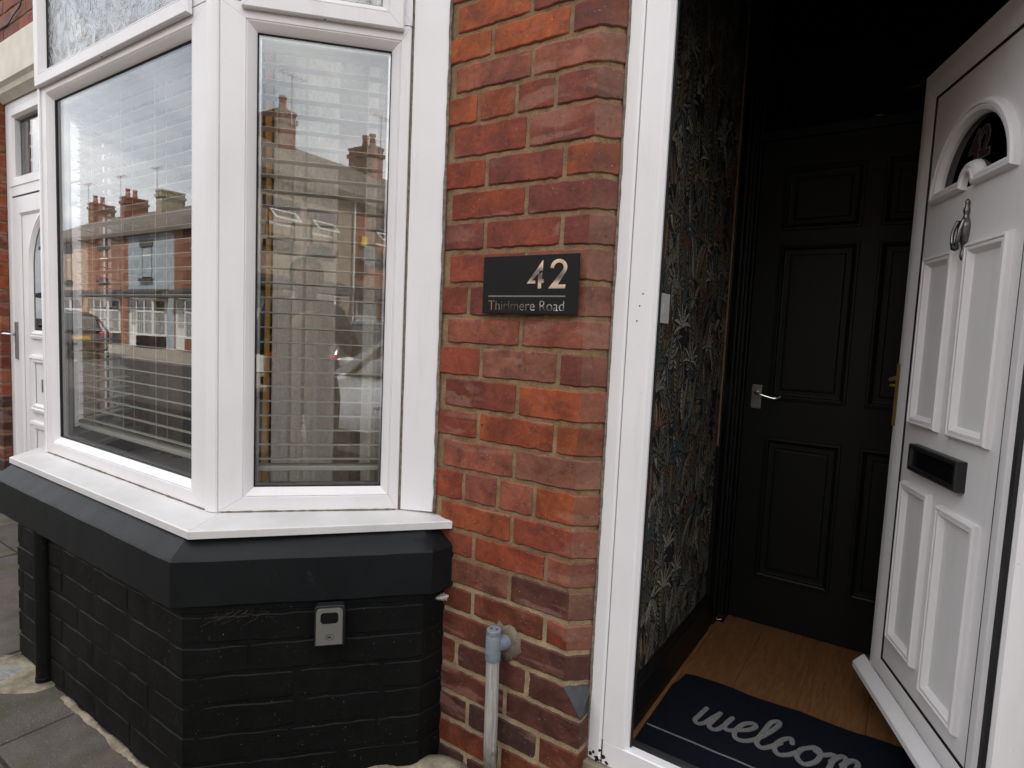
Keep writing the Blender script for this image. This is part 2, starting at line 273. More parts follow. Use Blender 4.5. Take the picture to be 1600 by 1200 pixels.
# ------------------------------------------------------------------ mesh helpers
class MB:
    def __init__(s): s.v = []; s.f = []; s.mi = []; s.c = []
    def add(s, vs, fs, mi=0, col=None):
        o = len(s.v); s.v += [tuple(p) for p in vs]
        for f in fs:
            s.f.append(tuple(o + i for i in f)); s.mi.append(mi); s.c.append(col)
    def box(s, x0, x1, y0, y1, z0, z1, mi=0):
        s.add([(x0, y0, z0), (x1, y0, z0), (x1, y1, z0), (x0, y1, z0), (x0, y0, z1), (x1, y0, z1), (x1, y1, z1), (x0, y1, z1)],
              [(0, 3, 2, 1), (4, 5, 6, 7), (0, 1, 5, 4), (1, 2, 6, 5), (2, 3, 7, 6), (3, 0, 4, 7)], mi); return s
    def prism(s, poly, z0, z1, mi=0):
        n = len(poly)
        s.add([(x, y, z0) for x, y in poly] + [(x, y, z1) for x, y in poly],
              [tuple(range(n - 1, -1, -1)), tuple(range(n, 2 * n))] + [(i, (i + 1) % n, n + (i + 1) % n, n + i) for i in range(n)], mi); return s
    def lathe(s, prof, c=(0, 0, 0), n=20, axis='z', mi=0):
        vs = []
        for r, h in prof:
            for i in range(n):
                a = 2 * math.pi * i / n; p = (r * math.cos(a), r * math.sin(a), h)
                if axis == 'y': p = (p[0], p[2], p[1])
                if axis == 'x': p = (p[2], p[0], p[1])
                vs.append((p[0] + c[0], p[1] + c[1], p[2] + c[2]))
        fs = [(j * n + i, j * n + (i + 1) % n, (j + 1) * n + (i + 1) % n, (j + 1) * n + i) for j in range(len(prof) - 1) for i in range(n)]
        fs += [tuple(range(n - 1, -1, -1)), tuple(range((len(prof) - 1) * n, len(prof) * n))]
        s.add(vs, fs, mi); return s
    def tube(s, pts, r, n=10, mi=0):
        pts = [Vector(p) for p in pts]; rs = r if isinstance(r, list) else [r] * len(pts); vs = []
        up = None
        for i, p in enumerate(pts):
            t = (pts[min(i + 1, len(pts) - 1)] - pts[max(i - 1, 0)]).normalized()
            if up is None: up = t.orthogonal().normalized()
            up = (up - t * up.dot(t)); up = up.normalized() if up.length > 1e-6 else t.orthogonal().normalized()
            w = t.cross(up)
            for k in range(n):
                a = 2 * math.pi * k / n; vs.append(p + (up * math.cos(a) + w * math.sin(a)) * rs[i])
        fs = [(j * n + i, j * n + (i + 1) % n, (j + 1) * n + (i + 1) % n, (j + 1) * n + i) for j in range(len(pts) - 1) for i in range(n)]
        fs += [tuple(range(n - 1, -1, -1)), tuple(range((len(pts) - 1) * n, len(pts) * n))]
        s.add(vs, fs, mi); return s
    def build(s, name, mats, parent=None, smooth=False, bevel=0, kind=None):
        me = bpy.data.meshes.new(name); me.from_pydata(s.v, [], s.f)
        for m in (mats if isinstance(mats, (list, tuple)) else [mats]): me.materials.append(MAT[m])
        me.polygons.foreach_set('material_index', s.mi)
        if any(c is not None for c in s.c):
            at = me.color_attributes.new('print', 'FLOAT_COLOR', 'CORNER'); i = 0
            for p in me.polygons:
                c = s.c[p.index] or (0, 0, 0)
                for _ in p.loop_indices: at.data[i].color = (*c, 1); i += 1
        me.update(); me.validate()
        fix_normals(me)
        if smooth:
            for p in me.polygons: p.use_smooth = True
            if smooth != 'all': 
                try: me.set_sharp_from_angle(angle=math.radians(24))
                except Exception: pass
        o = bpy.data.objects.new(name, me); COL.objects.link(o)
        if parent is not None: o.parent = parent; o.matrix_parent_inverse = Matrix()
        if parent is not None and parent.name in OFFS: o.location = -Vector(OFFS[parent.name])
        if bevel:
            b = o.modifiers.new('bevel', 'BEVEL'); b.width = bevel; b.segments = 2; b.limit_method = 'ANGLE'; b.angle_limit = math.radians(40)
        if kind: o['kind'] = kind
        return o
OFFS = {}
import bmesh
def fix_normals(me):
    bm = bmesh.new(); bm.from_mesh(me); bmesh.ops.recalc_face_normals(bm, faces=bm.faces); bm.to_mesh(me); bm.free()
def tag(o, label, cat, group=None):
    o['label'] = label; o['category'] = cat
    if group: o['group'] = group
    return o
def thing(name, label, cat, loc=(0, 0, 0), group=None):
    o = bpy.data.objects.new(name, None); COL.objects.link(o); o.location = loc; OFFS[o.name] = loc; o.empty_display_size = 0.2
    return tag(o, label, cat, group)
def struct(o): o['kind'] = 'structure'; return o
def offs(path, d):
    """offset an open 2D polyline to its left by d with mitred corners"""
    n = len(path); out = []
    for i in range(n):
        ns = []
        for a, b in ((i - 1, i), (i, i + 1)):
            if 0 <= a and b < n:
                ex, ey = path[b][0] - path[a][0], path[b][1] - path[a][1]; l = math.hypot(ex, ey); ns.append((-ey / l, ex / l))
        if len(ns) == 1: m = ns[0]; k = 1
        else:
            mx_, my_ = ns[0][0] + ns[1][0], ns[0][1] + ns[1][1]; l = math.hypot(mx_, my_); m = (mx_ / l, my_ / l); k = 1 / max(0.3, m[0] * ns[0][0] + m[1] * ns[0][1])
        out.append((path[i][0] + m[0] * d * k, path[i][1] + m[1] * d * k))
    return out
def sweep_plan(mb, path, prof, mi=0, cap=True):
    """prof: (offset to the left, z) closed loop"""
    rows = [[(x, y, z) for x, y in offs(path, d)] for d, z in prof]; n = len(path); k = len(prof)
    vs = [p for r in rows for p in r]
    fs = [(j * n + i, j * n + i + 1, ((j + 1) % k) * n + i + 1, ((j + 1) % k) * n + i) for j in range(k) for i in range(n - 1)]
    if cap: fs += [tuple(j * n for j in range(k)), tuple(j * n + n - 1 for j in range(k - 1, -1, -1))]
    mb.add(vs, fs, mi)
class Plane:
    """vertical plane: u along e, z up, w out along n"""
    def __init__(s, A, e, n): s.A = A; l = math.hypot(*e); s.e = (e[0] / l, e[1] / l); l = math.hypot(*n); s.n = (n[0] / l, n[1] / l)
    def p(s, u, z, w=0.0): return (s.A[0] + s.e[0] * u + s.n[0] * w, s.A[1] + s.e[1] * u + s.n[1] * w, z)
    def box(s, mb, u0, u1, z0, z1, w0, w1, mi=0):
        c = [s.p(u, z, w) for z in (z0, z1) for (u, w) in ((u0, w0), (u1, w0), (u1, w1), (u0, w1))]
        mb.add(c, [(0, 3, 2, 1), (4, 5, 6, 7), (0, 1, 5, 4), (1, 2, 6, 5), (2, 3, 7, 6), (3, 0, 4, 7)], mi)
    def ring(s, mb, u0, u1, z0, z1, prof, ins=(0, 0, 0, 0), mi=0, gap=0.0004):
        """four mitred bars; prof (inset, depth) closed loop; ins adds face width left,right,bottom,top for insets > 0.02"""
        def pt(k, c):
            i, w = prof[k]; g = [(x if i > 0.02 else 0) for x in ins]
            U = (u0 + i + g[0], u1 - i - g[1], u1 - i - g[1], u0 + i + g[0])[c]; Z = (z0 + i + g[2], z0 + i + g[2], z1 - i - g[3], z1 - i - g[3])[c]
            return U, Z, w
        n = len(prof)
        for a, b in ((0, 1), (1, 2), (2, 3), (3, 0)):
            vs = []
            for c, sg in ((a, 1), (b, -1)):
                for k in range(n):
                    U, Z, w = pt(k, c)
                    if a in (0, 2): U += gap * sg * (1 if a == 0 else -1)
                    else: Z += gap * sg * (1 if a == 1 else -1)
                    vs.append(s.p(U, Z, w))
            mb.add(vs, [(k, (k + 1) % n, n + (k + 1) % n, n + k) for k in range(n)] + [tuple(range(n)), tuple(range(2 * n - 1, n - 1, -1))], mi)
    def path(s, mb, pts, prof, closed=True, mi=0):
        """moulding along a closed path in (u,z); prof (inset to the left, depth)"""
        n = len(pts); k = len(prof); rows = []
        for d, w in prof:
            r = []
            for i in range(n):
                a, b, c = pts[i - 1], pts[i], pts[(i + 1) % n]
                e1 = (b[0] - a[0], b[1] - a[1]); e2 = (c[0] - b[0], c[1] - b[1]); l1 = math.hypot(*e1); l2 = math.hypot(*e2)
                n1 = (-e1[1] / l1, e1[0] / l1); n2 = (-e2[1] / l2, e2[0] / l2); m = (n1[0] + n2[0], n1[1] + n2[1]); l = math.hypot(*m) or 1; m = (m[0] / l, m[1] / l)
                q = 1 / max(0.45, m[0] * n1[0] + m[1] * n1[1]); r.append(s.p(b[0] + m[0] * d * q, b[1] + m[1] * d * q, w))
            rows.append(r)
        mb.add([p for r in rows for p in r], [(j * n + i, j * n + (i + 1) % n, (j + 1) * n + (i + 1) % n, (j + 1) * n + i) for j in range(k - 1) for i in range(n)], mi)
    def poly(s, mb, pts, w0, w1, mi=0):
        n = len(pts)
        mb.add([s.p(u, z, w0) for u, z in pts] + [s.p(u, z, w1) for u, z in pts], [tuple(range(n)), tuple(range(2 * n - 1, n - 1, -1))] + [(i, (i + 1) % n, n + (i + 1) % n, n + i) for i in range(n)], mi)
    def text(s, mb, txt, u, z, size, w0, w1, align='LEFT', stretch=1.0, offset=0.0, mi=0, spacing=1.0):
        cu = bpy.data.curves.new('t', 'FONT'); cu.body = txt; cu.size = size; cu.align_x = align; cu.extrude = 0.0; cu.offset = offset; cu.resolution_u = 6; cu.space_character = spacing
        ob = bpy.data.objects.new('t', cu); COL.objects.link(ob); dg = bpy.context.evaluated_depsgraph_get(); me = bpy.data.meshes.new_from_object(ob.evaluated_get(dg))
        bm = bmesh.new(); bm.from_mesh(me); bmesh.ops.remove_doubles(bm, verts=bm.verts, dist=1e-6)
        r = bmesh.ops.extrude_face_region(bm, geom=bm.faces[:]); 
        for x in r['geom']:
            if isinstance(x, bmesh.types.BMVert): x.co.z = 1.0
        bm.verts.index_update()
        mb.add([s.p(u + v.co.x * stretch, z + v.co.y, w1 if v.co.z > 0.5 else w0) for v in bm.verts], [tuple(v.index for v in f.verts) for f in bm.faces], mi)
        bm.free(); bpy.data.objects.remove(ob); bpy.data.curves.remove(cu); bpy.data.meshes.remove(me)
def arc(cx, cy, r, a0, a1, n, ry=None):
    return [(cx + r * math.cos(math.radians(a0 + (a1 - a0) * i / n)), cy + (ry or r) * math.sin(math.radians(a0 + (a1 - a0) * i / n))) for i in range(n + 1)]
def stroke(mb, pl, pts, width, w0, w1, mi=0):
    """flat ribbon along a 2D polyline with round joints"""
    for i in range(len(pts) - 1):
        a, b = pts[i], pts[i + 1]; ex, ey = b[0] - a[0], b[1] - a[1]; l = math.hypot(ex, ey)
        if l < 1e-7: continue
        nx, ny = -ey / l * width / 2, ex / l * width / 2; k = 0.00001 * i
        pl.poly(mb, [(a[0] + nx, a[1] + ny), (a[0] - nx, a[1] - ny), (b[0] - nx, b[1] - ny), (b[0] + nx, b[1] + ny)], w0, w1 + k, mi)
        pl.poly(mb, arc(a[0], a[1], width / 2, 0, 324, 9), w0, w1 + k + 0.000004, mi)
    pl.poly(mb, arc(pts[-1][0], pts[-1][1], width / 2, 0, 324, 9), w0, w1 + 0.0003, mi)
def smooth_line(pts, n=5):
    out = []
    for i in range(len(pts) - 1):
        p0, p1, p2, p3 = pts[max(i - 1, 0)], pts[i], pts[i + 1], pts[min(i + 2, len(pts) - 1)]
        for k in range(n):
            t = k / n; out.append(tuple(0.5 * (2 * p1[j] + (p2[j] - p0[j]) * t + (2 * p0[j] - 5 * p1[j] + 4 * p2[j] - p3[j]) * t * t + (3 * p1[j] - p0[j] - 3 * p2[j] + p3[j]) * t ** 3) for j in range(len(p1))))
    return out + [pts[-1]]
def brick_mesh(name, top, bot, z0, z1, mats, jit=0.0025, bev=0.004, depth=0.05, cham=None, seg=0.028, wav=0.0):
    """brick with uneven arrises along a plan polyline (top and bottom may differ); outward side is to the right of travel"""
    def sub(path):
        out = [path[0]]
        for a, b in zip(path, path[1:]):
            l = math.hypot(b[0] - a[0], b[1] - a[1]); n = max(1, round(l / seg)); out += [(a[0] + (b[0] - a[0]) * i / n, a[1] + (b[1] - a[1]) * i / n) for i in range(1, n + 1)]
        return out
    T = sub(top); B = sub(bot) if bot else T
    if len(B) != len(T): B = [tuple(B[0][j] + (B[-1][j] - B[0][j]) * i / (len(T) - 1) for j in (0, 1)) for i in range(len(T))]
    n = len(T); ot = [offs(T, d) for d in (0.0, bev, depth)]; ob = [offs(B, d) for d in (0.0, bev, depth)]
    rnd = lambda: random.uniform(-jit, jit); v = []; bow = random.uniform(-wav, wav)
    for i in range(n):
        jb, jt = rnd(), rnd(); e = 1 if i in (0, n - 1) else 0
        if e: jb = abs(jb) + 0.001; jt = -abs(jt) - 0.001
        q = 1 if e else 0; ww = rnd() * 0.35 + bow * math.sin(math.pi * i / (n - 1))
        def f(o, i, z, d=0):
            x, y = o[i]; return (x, y, z)
        fr = ot[q]; fb = ob[q]
        v += [(*ob[2][i], z0 + jb), (*offs2(ob[1][i], T, i, ww), z0 + jb), (*offs2(fb[i], T, i, ww), z0 + bev + jb), (*offs2(fr[i], T, i, ww), z1 - bev + jt), (*offs2(ot[1][i], T, i, ww), z1 + jt), (*ot[2][i], z1 + jt)]
    fs = []; mi = []
    for i in range(n - 1):
        m = 1 if cham is not None and 0.5 * (T[i][0] + T[i + 1][0]) > cham else 0
        for j in range(5): fs.append((i * 6 + j, (i + 1) * 6 + j, (i + 1) * 6 + j + 1, i * 6 + j + 1)); mi.append(m)
    fs += [tuple(range(6)), tuple(range(6 * n - 1, 6 * n - 7, -1))]; mi += [0, mi[-1]]
    mb = MB(); mb.v = v; mb.f = fs; mb.mi = mi; mb.c = [None] * len(fs); return mb
def offs2(p, T, i, d):
    a, b = T[max(i - 1, 0)], T[min(i + 1, len(T) - 1)]; ex, ey = b[0] - a[0], b[1] - a[1]; l = math.hypot(ex, ey) or 1
    return (p[0] + ey / l * d, p[1] - ex / l * d)
def wall_mesh(path, z0, z1, rec, amp, nz_, seg=0.012, depth=0.16):
    """mortar core: fine grid on the plan path, recessed by rec(z), roughened"""
    T = [path[0]]
    for a, b in zip(path, path[1:]):
        l = math.hypot(b[0] - a[0], b[1] - a[1]); n = max(1, round(l / seg)); T += [(a[0] + (b[0] - a[0]) * i / n, a[1] + (b[1] - a[1]) * i / n) for i in range(1, n + 1)]
    mb = MB(); n = len(T); v = []
    for j in range(nz_ + 1):
        z = z0 + (z1 - z0) * j / nz_; O = offs(T, rec(z))
        for i in range(n):
            d = amp * noise.noise((O[i][0] * 45, O[i][1] * 45 + 7, z * 45)); v.append((*offs2(O[i], T, i, d), z))
    f = [(j * n + i, j * n + i + 1, (j + 1) * n + i + 1, (j + 1) * n + i) for j in range(nz_) for i in range(n - 1)]
    K = len(v); Bk = offs(path, depth); m = len(Bk)
    mb.add(v, f); return mb
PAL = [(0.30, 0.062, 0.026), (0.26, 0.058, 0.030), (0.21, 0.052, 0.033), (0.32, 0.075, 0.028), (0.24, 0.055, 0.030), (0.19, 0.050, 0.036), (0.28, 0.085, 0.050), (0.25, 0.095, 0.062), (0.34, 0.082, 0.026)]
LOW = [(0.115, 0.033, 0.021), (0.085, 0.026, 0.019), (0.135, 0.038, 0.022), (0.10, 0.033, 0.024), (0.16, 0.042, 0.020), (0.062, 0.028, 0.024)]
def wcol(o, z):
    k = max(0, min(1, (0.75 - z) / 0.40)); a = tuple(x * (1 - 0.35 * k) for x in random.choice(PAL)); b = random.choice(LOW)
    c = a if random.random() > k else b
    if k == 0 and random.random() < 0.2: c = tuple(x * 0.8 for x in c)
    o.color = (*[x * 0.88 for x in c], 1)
GZ = -0.05      # pavement level

# ------------------------------------------------------------------ ground, pavement, road
struct(MB().box(-250, 250, -250, 250, -0.6, -0.45).build('ground', 'earth'))
struct(MB().box(-120, 120, -9.2, -2.15, -0.5, -0.17).build('road', 'asphalt'))
pv = struct(MB().box(-120, 120, -1.98, 0.3, -0.5, GZ - 0.014).build('pavement', 'earth'))
ys = [-1.98, -1.40, -0.80, -0.20, 0.02]
k = 0
for xi in range(-9, 5):
    for yi in range(4):
        x0 = -2.23 + xi * 0.60; y0, y1 = ys[yi], ys[yi + 1]
        if yi % 2: x0 += 0.0
        d = random.uniform(-0.003, 0.003); g = 0.005
        MB().box(x0 + g, x0 + 0.6 - g, y0 + g, y1 - g, GZ - 0.06, GZ + d).build('paving_slab', 'slab', pv, bevel=0.004)
pv2 = struct(MB().box(-120, 120, -13.0, -9.37, -0.5, -0.06).build('pavement', 'slab_far'))
for nm, y0, y1, z in (('kerb', -2.15, -1.98, -0.055), ('kerb', -9.37, -9.2, -0.065)):
    kb = struct(MB().box(-120, 120, y0 + 0.004, y1 - 0.004, -0.5, z - 0.012).build(nm, 'kerb_stone'))
    for i in range(-22, 14):
        MB().box(i * 0.92 + 0.004, i * 0.92 + 0.916, y0, y1, -0.3, z).build('kerb_stone', 'kerb_stone', kb, bevel=0.01)

# ------------------------------------------------------------------ our house
HOUSE = thing('terraced_house', 'red brick terraced house with white bay window, black painted plinth and open front door', 'house', (-1.0, 0, GZ))
XC, CH = -0.704, 0.055                     # corner where the splayed brick arris begins, its depth
ROWS = [2.1288, 2.0471, 1.9631, 1.8752, 1.7787, 1.6906, 1.6024, 1.5148, 1.4218, 1.3289, 1.2438, 1.1491, 1.0549, 0.9655, 0.8733, 0.7766, 0.6883, 0.606, 0.5178, 0.4351, 0.3484, 0.2613, 0.1733, 0.0866, 0.0, -0.0866]
JT = {0: [-.91], 1: [-1.034, -.787], 2: [-.899], 3: [-1.075, -.946, -.823], 4: [-.905], 5: [-1.037, -.786], 6: [-.9], 7: [-1.034, -.785], 8: [-.892], 9: [-1.085, -.822],
      10: [-.899], 11: [-1.031, -.775], 12: [-.9], 13: [-1.031, -.774], 14: [-.9], 15: [-1.077, -.951, -.829], 16: [-.899], 17: [-1.031, -.781], 18: [-.898], 19: [-1.026, -.775],
      20: [-.901], 21: [-1.08, -.825], 22: [-.895], 23: [-1.029, -.779], 24: [-.905], 25: [-1.03, -.78]}
ROWS = [2.1288 + 0.0855 * i for i in range(4, 0, -1)] + ROWS
JT = {**{k + 4: v for k, v in JT.items()}, 0: [-.90], 1: [-1.03, -.78], 2: [-.90], 3: [-1.03, -.78]}
def rec(z): return 0.0055 if z > 0.6 else 0.0040 + 0.0015 * max(0, (z - 0.35) / 0.25)
pier = wall_mesh([(-1.36, 0), (XC, 0), (XC + CH, CH), (XC + CH, 0.14)], 0.522, 2.56, rec, 0.0022, 170).build('pier_wall', 'mortar', HOUSE, smooth='all')
midw = wall_mesh([(-1.36, 0), (XC, 0), (XC + CH, CH), (XC + CH, 0.14)], 0.265, 0.5225, rec, 0.0022, 24).build('pier_wall', 'mortar_new', HOUSE, smooth='all')
low = wall_mesh([(-1.36, 0), (-0.651, 0), (-0.645, 0.14)], -0.2, 0.268, rec, 0.0022, 40).build('pier_wall', 'mortar_new', HOUSE, smooth='all')
for k, zb in enumerate(ROWS):
    zt = ROWS[k - 1] if k else zb + 0.0855
    J = JT[k]; xs = [-1.34 if k % 2 else -1.165] + J; lowrow = k >= 26
    if xs[0] > xs[1] - 0.02: xs[0] = -1.34
    th = 0.0125 if zb > 0.5 else 0.0145
    for i, x0 in enumerate(xs):
        last = i == len(xs) - 1; x1 = XC if last else xs[i + 1] - 0.007
        if not last and x1 < -1.19 and zb > 0.75: continue
        h = random.uniform(-0.0015, 0.0015); z0, z1 = zb + th * 0.5 + h, zt - th * 0.5 + h
        a = x0 + 0.007
        if not last: top = [(a, 0), (x1, 0)]; bot = None
        elif k < 25: top = [(a, 0), (XC, 0), (XC + CH, CH), (XC + CH, 0.075)]; bot = None
        elif k == 25: top = [(a, 0), (XC, 0), (XC + CH, CH), (XC + CH, 0.075)]; bot = None
        else: top = [(a, 0), (-0.652, 0), (-0.647, 0.075)]; bot = None
        mb = brick_mesh('brick', top, bot, z0, z1, None, jit=0.0020, bev=0.0034, cham=XC + 0.002, wav=0.001, seg=0.017)
        if last and k == 25:        # stop of the splay: the lower edge runs out to a square corner
            n6 = len(mb.v) // 6
            for q in range(n6):
                for jj in (0, 1, 2):
                    X, Y, Z = mb.v[q * 6 + jj]
                    if X > XC - 0.03:
                        s_ = min(1, (X - XC + 0.03) / 0.03); mb.v[q * 6 + jj] = (min(X + 0.052 * s_, -0.65), max(0.0, Y - CH) if Y < 0.06 and jj else Y, Z)
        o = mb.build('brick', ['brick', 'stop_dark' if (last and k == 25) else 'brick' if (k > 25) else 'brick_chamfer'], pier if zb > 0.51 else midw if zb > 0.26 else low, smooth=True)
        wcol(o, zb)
mb = MB()                                        # mortar packed round the waste pipe
for i in range(16):
    a = i / 16 * 2 * math.pi
pts = [( -0.898 + (0.048 + random.uniform(-0.010, 0.012)) * math.cos(a / 18 * 2 * math.pi), 0.405 + (0.052 + random.uniform(-0.012, 0.014)) * math.sin(a / 18 * 2 * math.pi)) for a in range(18)]
v = [(x, -0.0015, z) for x, z in pts] + [(x + (-0.898 - x) * 0.5, -0.004 + random.uniform(-0.001, 0.001), z + (0.405 - z) * 0.5) for x, z in pts] + [(x, 0.01, z) for x, z in pts] + [(-0.898, -0.006, 0.405)]
mb.add(v, [(i, (i + 1) % 18, 18 + (i + 1) % 18, 18 + i) for i in range(18)] + [(i, 36 + i, 36 + (i + 1) % 18, (i + 1) % 18) for i in range(18)] + [(18 + i, 18 + (i + 1) % 18, 54) for i in range(18)])
mb.build('mortar_patch', 'mortar_grey', HOUSE, smooth='all')
# plinth of the bay, brick painted black
PP = [(-3.45, 0.0), (-2.79, -0.565), (-1.578, -0.566), (-1.139, -0.088), (-1.129, 0.02)]
plinth = wall_mesh(PP, -0.3, 0.56, lambda z: 0.0038, 0.0016, 70, seg=0.02).build('bay_plinth', 'black_paint', HOUSE, smooth='all')
def cut(path, s0, s1):
    out = []; s = 0
    for a, b in zip(path, path[1:]):
        l = math.hypot(b[0] - a[0], b[1] - a[1]); f = lambda t: (a[0] + (b[0] - a[0]) * t / l, a[1] + (b[1] - a[1]) * t / l)
        if s + l > s0 and s < s1:
            if not out: out.append(f(max(0, s0 - s)))
            e = min(l, s1 - s); 
            if math.hypot(f(e)[0] - out[-1][0], f(e)[1] - out[-1][1]) > 0.004: out.append(f(e))
        s += l
    return out
TOT = sum(math.hypot(b[0] - a[0], b[1] - a[1]) for a, b in zip(PP, PP[1:]))
for r in range(8):
    z0 = -0.125 + r * 0.0865; s = 0.30 + (0.0 if r % 2 else 0.12) + random.uniform(-0.02, 0.02)
    while s < TOT - 0.03:
        L_ = (0.243 if (r % 3 or random.random() < 0.4) else 0.124); e = min(s + L_ - 0.009, TOT)
        p = cut(offs(PP, random.uniform(-0.0008, 0.0022)), s, e); s += L_
        if len(p) < 2: continue
        o = brick_mesh('brick', p, None, z0 + 0.0055 + random.uniform(-.001, .001), z0 + 0.0815 + random.uniform(-.001, .001), None, jit=0.0024, bev=0.003, depth=0.04, seg=0.04, wav=0.0016).build('brick', 'black_paint', plinth, smooth=True)
# black stone ledge
LP = [(-3.50, 0.0), (-2.935, -0.595), (-1.59, -0.592), (-1.114, -0.082), (-1.105, 0.01)]
mb = MB(); sub = []
for a, b in zip(LP, LP[1:]):
    n = max(1, int(math.hypot(b[0] - a[0], b[1] - a[1]) / 0.03)); sub += [(a[0] + (b[0] - a[0]) * i / n, a[1] + (b[1] - a[1]) * i / n) for i in range(n)]
sub.append(LP[-1])
rows = [(0.0, 0.512), (0.0, 0.56), (0.0, 0.60), (-0.0, 0.636), (0.006, 0.645), (0.03, 0.662), (0.058, 0.686), (0.13, 0.698), (0.2, 0.69), (0.2, 0.50), (0.05, 0.501), (0.006, 0.506)]
rr = []
for d, z in rows:
    o_ = offs(LP, d); po = []
    for (a, b) in zip(o_, o_[1:]):
        pass
    q = []
    for i, (a, b) in enumerate(zip(o_, o_[1:])):
        n = max(1, int(math.hypot(LP[i + 1][0] - LP[i][0], LP[i + 1][1] - LP[i][1]) / 0.03)); q += [(a[0] + (b[0] - a[0]) * t / n, a[1] + (b[1] - a[1]) * t / n) for t in range(n)]
    q.append(o_[-1]); rr.append([(x + 0.0022 * noise.noise((x * 14, y * 14, z * 14)), y + 0.0022 * noise.noise((x * 14 + 9, y * 14, z * 14)), z + 0.003 * noise.noise((x * 11, y * 11 + 5, z * 3)) * (1 if d > 0.003 or z < 0.53 else 0.5)) for x, y in q])
n = len(rr[0]); K = len(rr)
mb.add([p for r in rr for p in r], [(j * n + i, j * n + i + 1, ((j + 1) % K) * n + i + 1, ((j + 1) % K) * n + i) for j in range(K) for i in range(n - 1)] + [tuple(j * n for j in range(K)), tuple(j * n + n - 1 for j in range(K - 1, -1, -1))])
mb.build('stone_ledge', 'ledge_paint', HOUSE, smooth=True)
# white sill, three mitred pieces
SP = [(-3.46, 0.0), (-2.925, -0.545), (-1.586, -0.545), (-1.111, 0.0)]
prof = [(0.0, 0.689), (0.0, 0.709), (0.004, 0.7115), (0.115, 0.7225), (0.20, 0.7225), (0.20, 0.700), (0.02, 0.700), (0.018, 0.689)]
R_ = [offs(SP, d) for d, z in prof]
sill = None
for i in range(3):
    mb = MB(); n = len(prof); v = []
    for e in (i, i + 1):
        for j in range(n):
            a, b = R_[j][i], R_[j][i + 1]; l = math.hypot(b[0] - a[0], b[1] - a[1]); t = (0.0005 / l) if e == i else 1 - 0.0005 / l
            v.append((a[0] + (b[0] - a[0]) * t, a[1] + (b[1] - a[1]) * t, prof[j][1]))
    mb.add(v, [(j, (j + 1) % n, n + (j + 1) % n, n + j) for j in range(n)] + [tuple(range(n)), tuple(range(2 * n - 1, n - 1, -1))])
    mb.build('window_sill', 'upvc_sill', HOUSE)
# windows of the bay
FR = Plane((-2.871, -0.435), (1, 0), (0, -1)); LF = 1.176
SA, SB = (-1.651, -0.425), (-1.289, -0.051); SE = (SB[0] - SA[0], SB[1] - SA[1]); SPL = Plane(SA, SE, (SE[1], -SE[0])); LS = math.hypot(*SE)
LA, LB = (-3.277, -0.051), (-2.915, -0.425); LE = (LB[0] - LA[0], LB[1] - LA[1]); SPR = Plane(LA, LE, (LE[1], -LE[0]))
ZB, ZM, ZT = 0.7235, 2.165, 2.66
def fixed_prof(k): return [(0.0, -0.07), (0.0, -0.003), (0.003, 0.0), (k - 0.002, 0.0), (k, -0.0035), (k + 0.002, -0.0035), (k + 0.003, -0.001), (k + 0.020, -0.013), (k + 0.025, -0.020), (k + 0.025, -0.028), (k + 0.004, -0.03), (k + 0.004, -0.07)]
def window(pl, L, ins, sash):
    mb = MB(); pl.ring(mb, 0, L, ZB, ZM, fixed_prof(0.045), ins); w = mb.build('window', 'upvc', HOUSE, smooth=True)
    i0, i1 = ins[0] + 0.07, ins[1] + 0.07
    g = MB(); pl.ring(g, i0 - 0.003, L - i1 + 0.003, ZB + 0.067, ZM - 0.067, [(0, -0.030), (0, -0.0205), (0.0045, -0.0195), (0.006, -0.023), (0.006, -0.030)], gap=0); g.build('gasket', 'gasket', w)
    p = MB(); pl.box(p, i0 - 0.001, L - i1 + 0.001, ZB + 0.069, ZM - 0.069, -0.0285, -0.0245); p.build('pane', 'glass', w)
    b = MB(); pl.ring(b, i0 + 0.003, L - i1 - 0.003, ZB + 0.073, ZM - 0.073, [(0, -0.05), (0, -0.034), (0.006, -0.034), (0.006, -0.05)], gap=0); b.build('spacer', 'alu', w)
    # top light: frame behind, opening sash lapping over it
    mb = MB(); pl.ring(mb, 0, L, ZM + 0.001, ZT, [(0, -0.07), (0, 0), (0.04, 0), (0.04, -0.07)], ins); mb.build('frame', 'upvc', w, smooth=True)
    s0, s1, zs = sash; mb = MB()
    pl.ring(mb, s0, s1, zs, ZT - 0.02, [(0.0, 0.003), (0.0, 0.015), (0.004, 0.019), (0.040, 0.019), (0.042, 0.015), (0.045, 0.017), (0.058, 0.006), (0.063, -0.002), (0.063, -0.03), (0.02, -0.03), (0.02, 0.003)]); mb.build('sash', 'upvc', w, smooth=True)
    g = MB(); pl.ring(g, s0 + 0.061, s1 - 0.061, zs + 0.061, ZT - 0.081, [(0, -0.02), (0, -0.003), (0.004, -0.002), (0.005, -0.02)], gap=0); g.build('gasket', 'gasket', w)
    g = MB(); pl.ring(g, s0 + 0.004, s1 - 0.004, zs + 0.004, ZT - 0.024, [(0, 0.0006), (0, 0.0032), (0.02, 0.0032), (0.02, 0.0006)], gap=0); g.build('gasket', 'gasket', w)  # black strip standing in for the shadow in the gap under the sash
    p = MB(); pl.box(p, s0 + 0.062, s1 - 0.062, zs + 0.062, ZT - 0.082, -0.012, -0.007); p.build('obscured_pane', 'obscure_glass', w)
    m = (s0 + s1) / 2; v_ = MB(); pl.box(v_, m - 0.004, m + 0.004, zs - 0.0003, zs + 0.002, 0.007, 0.012); v_.build('drain_slot', 'gasket', w)
    return w
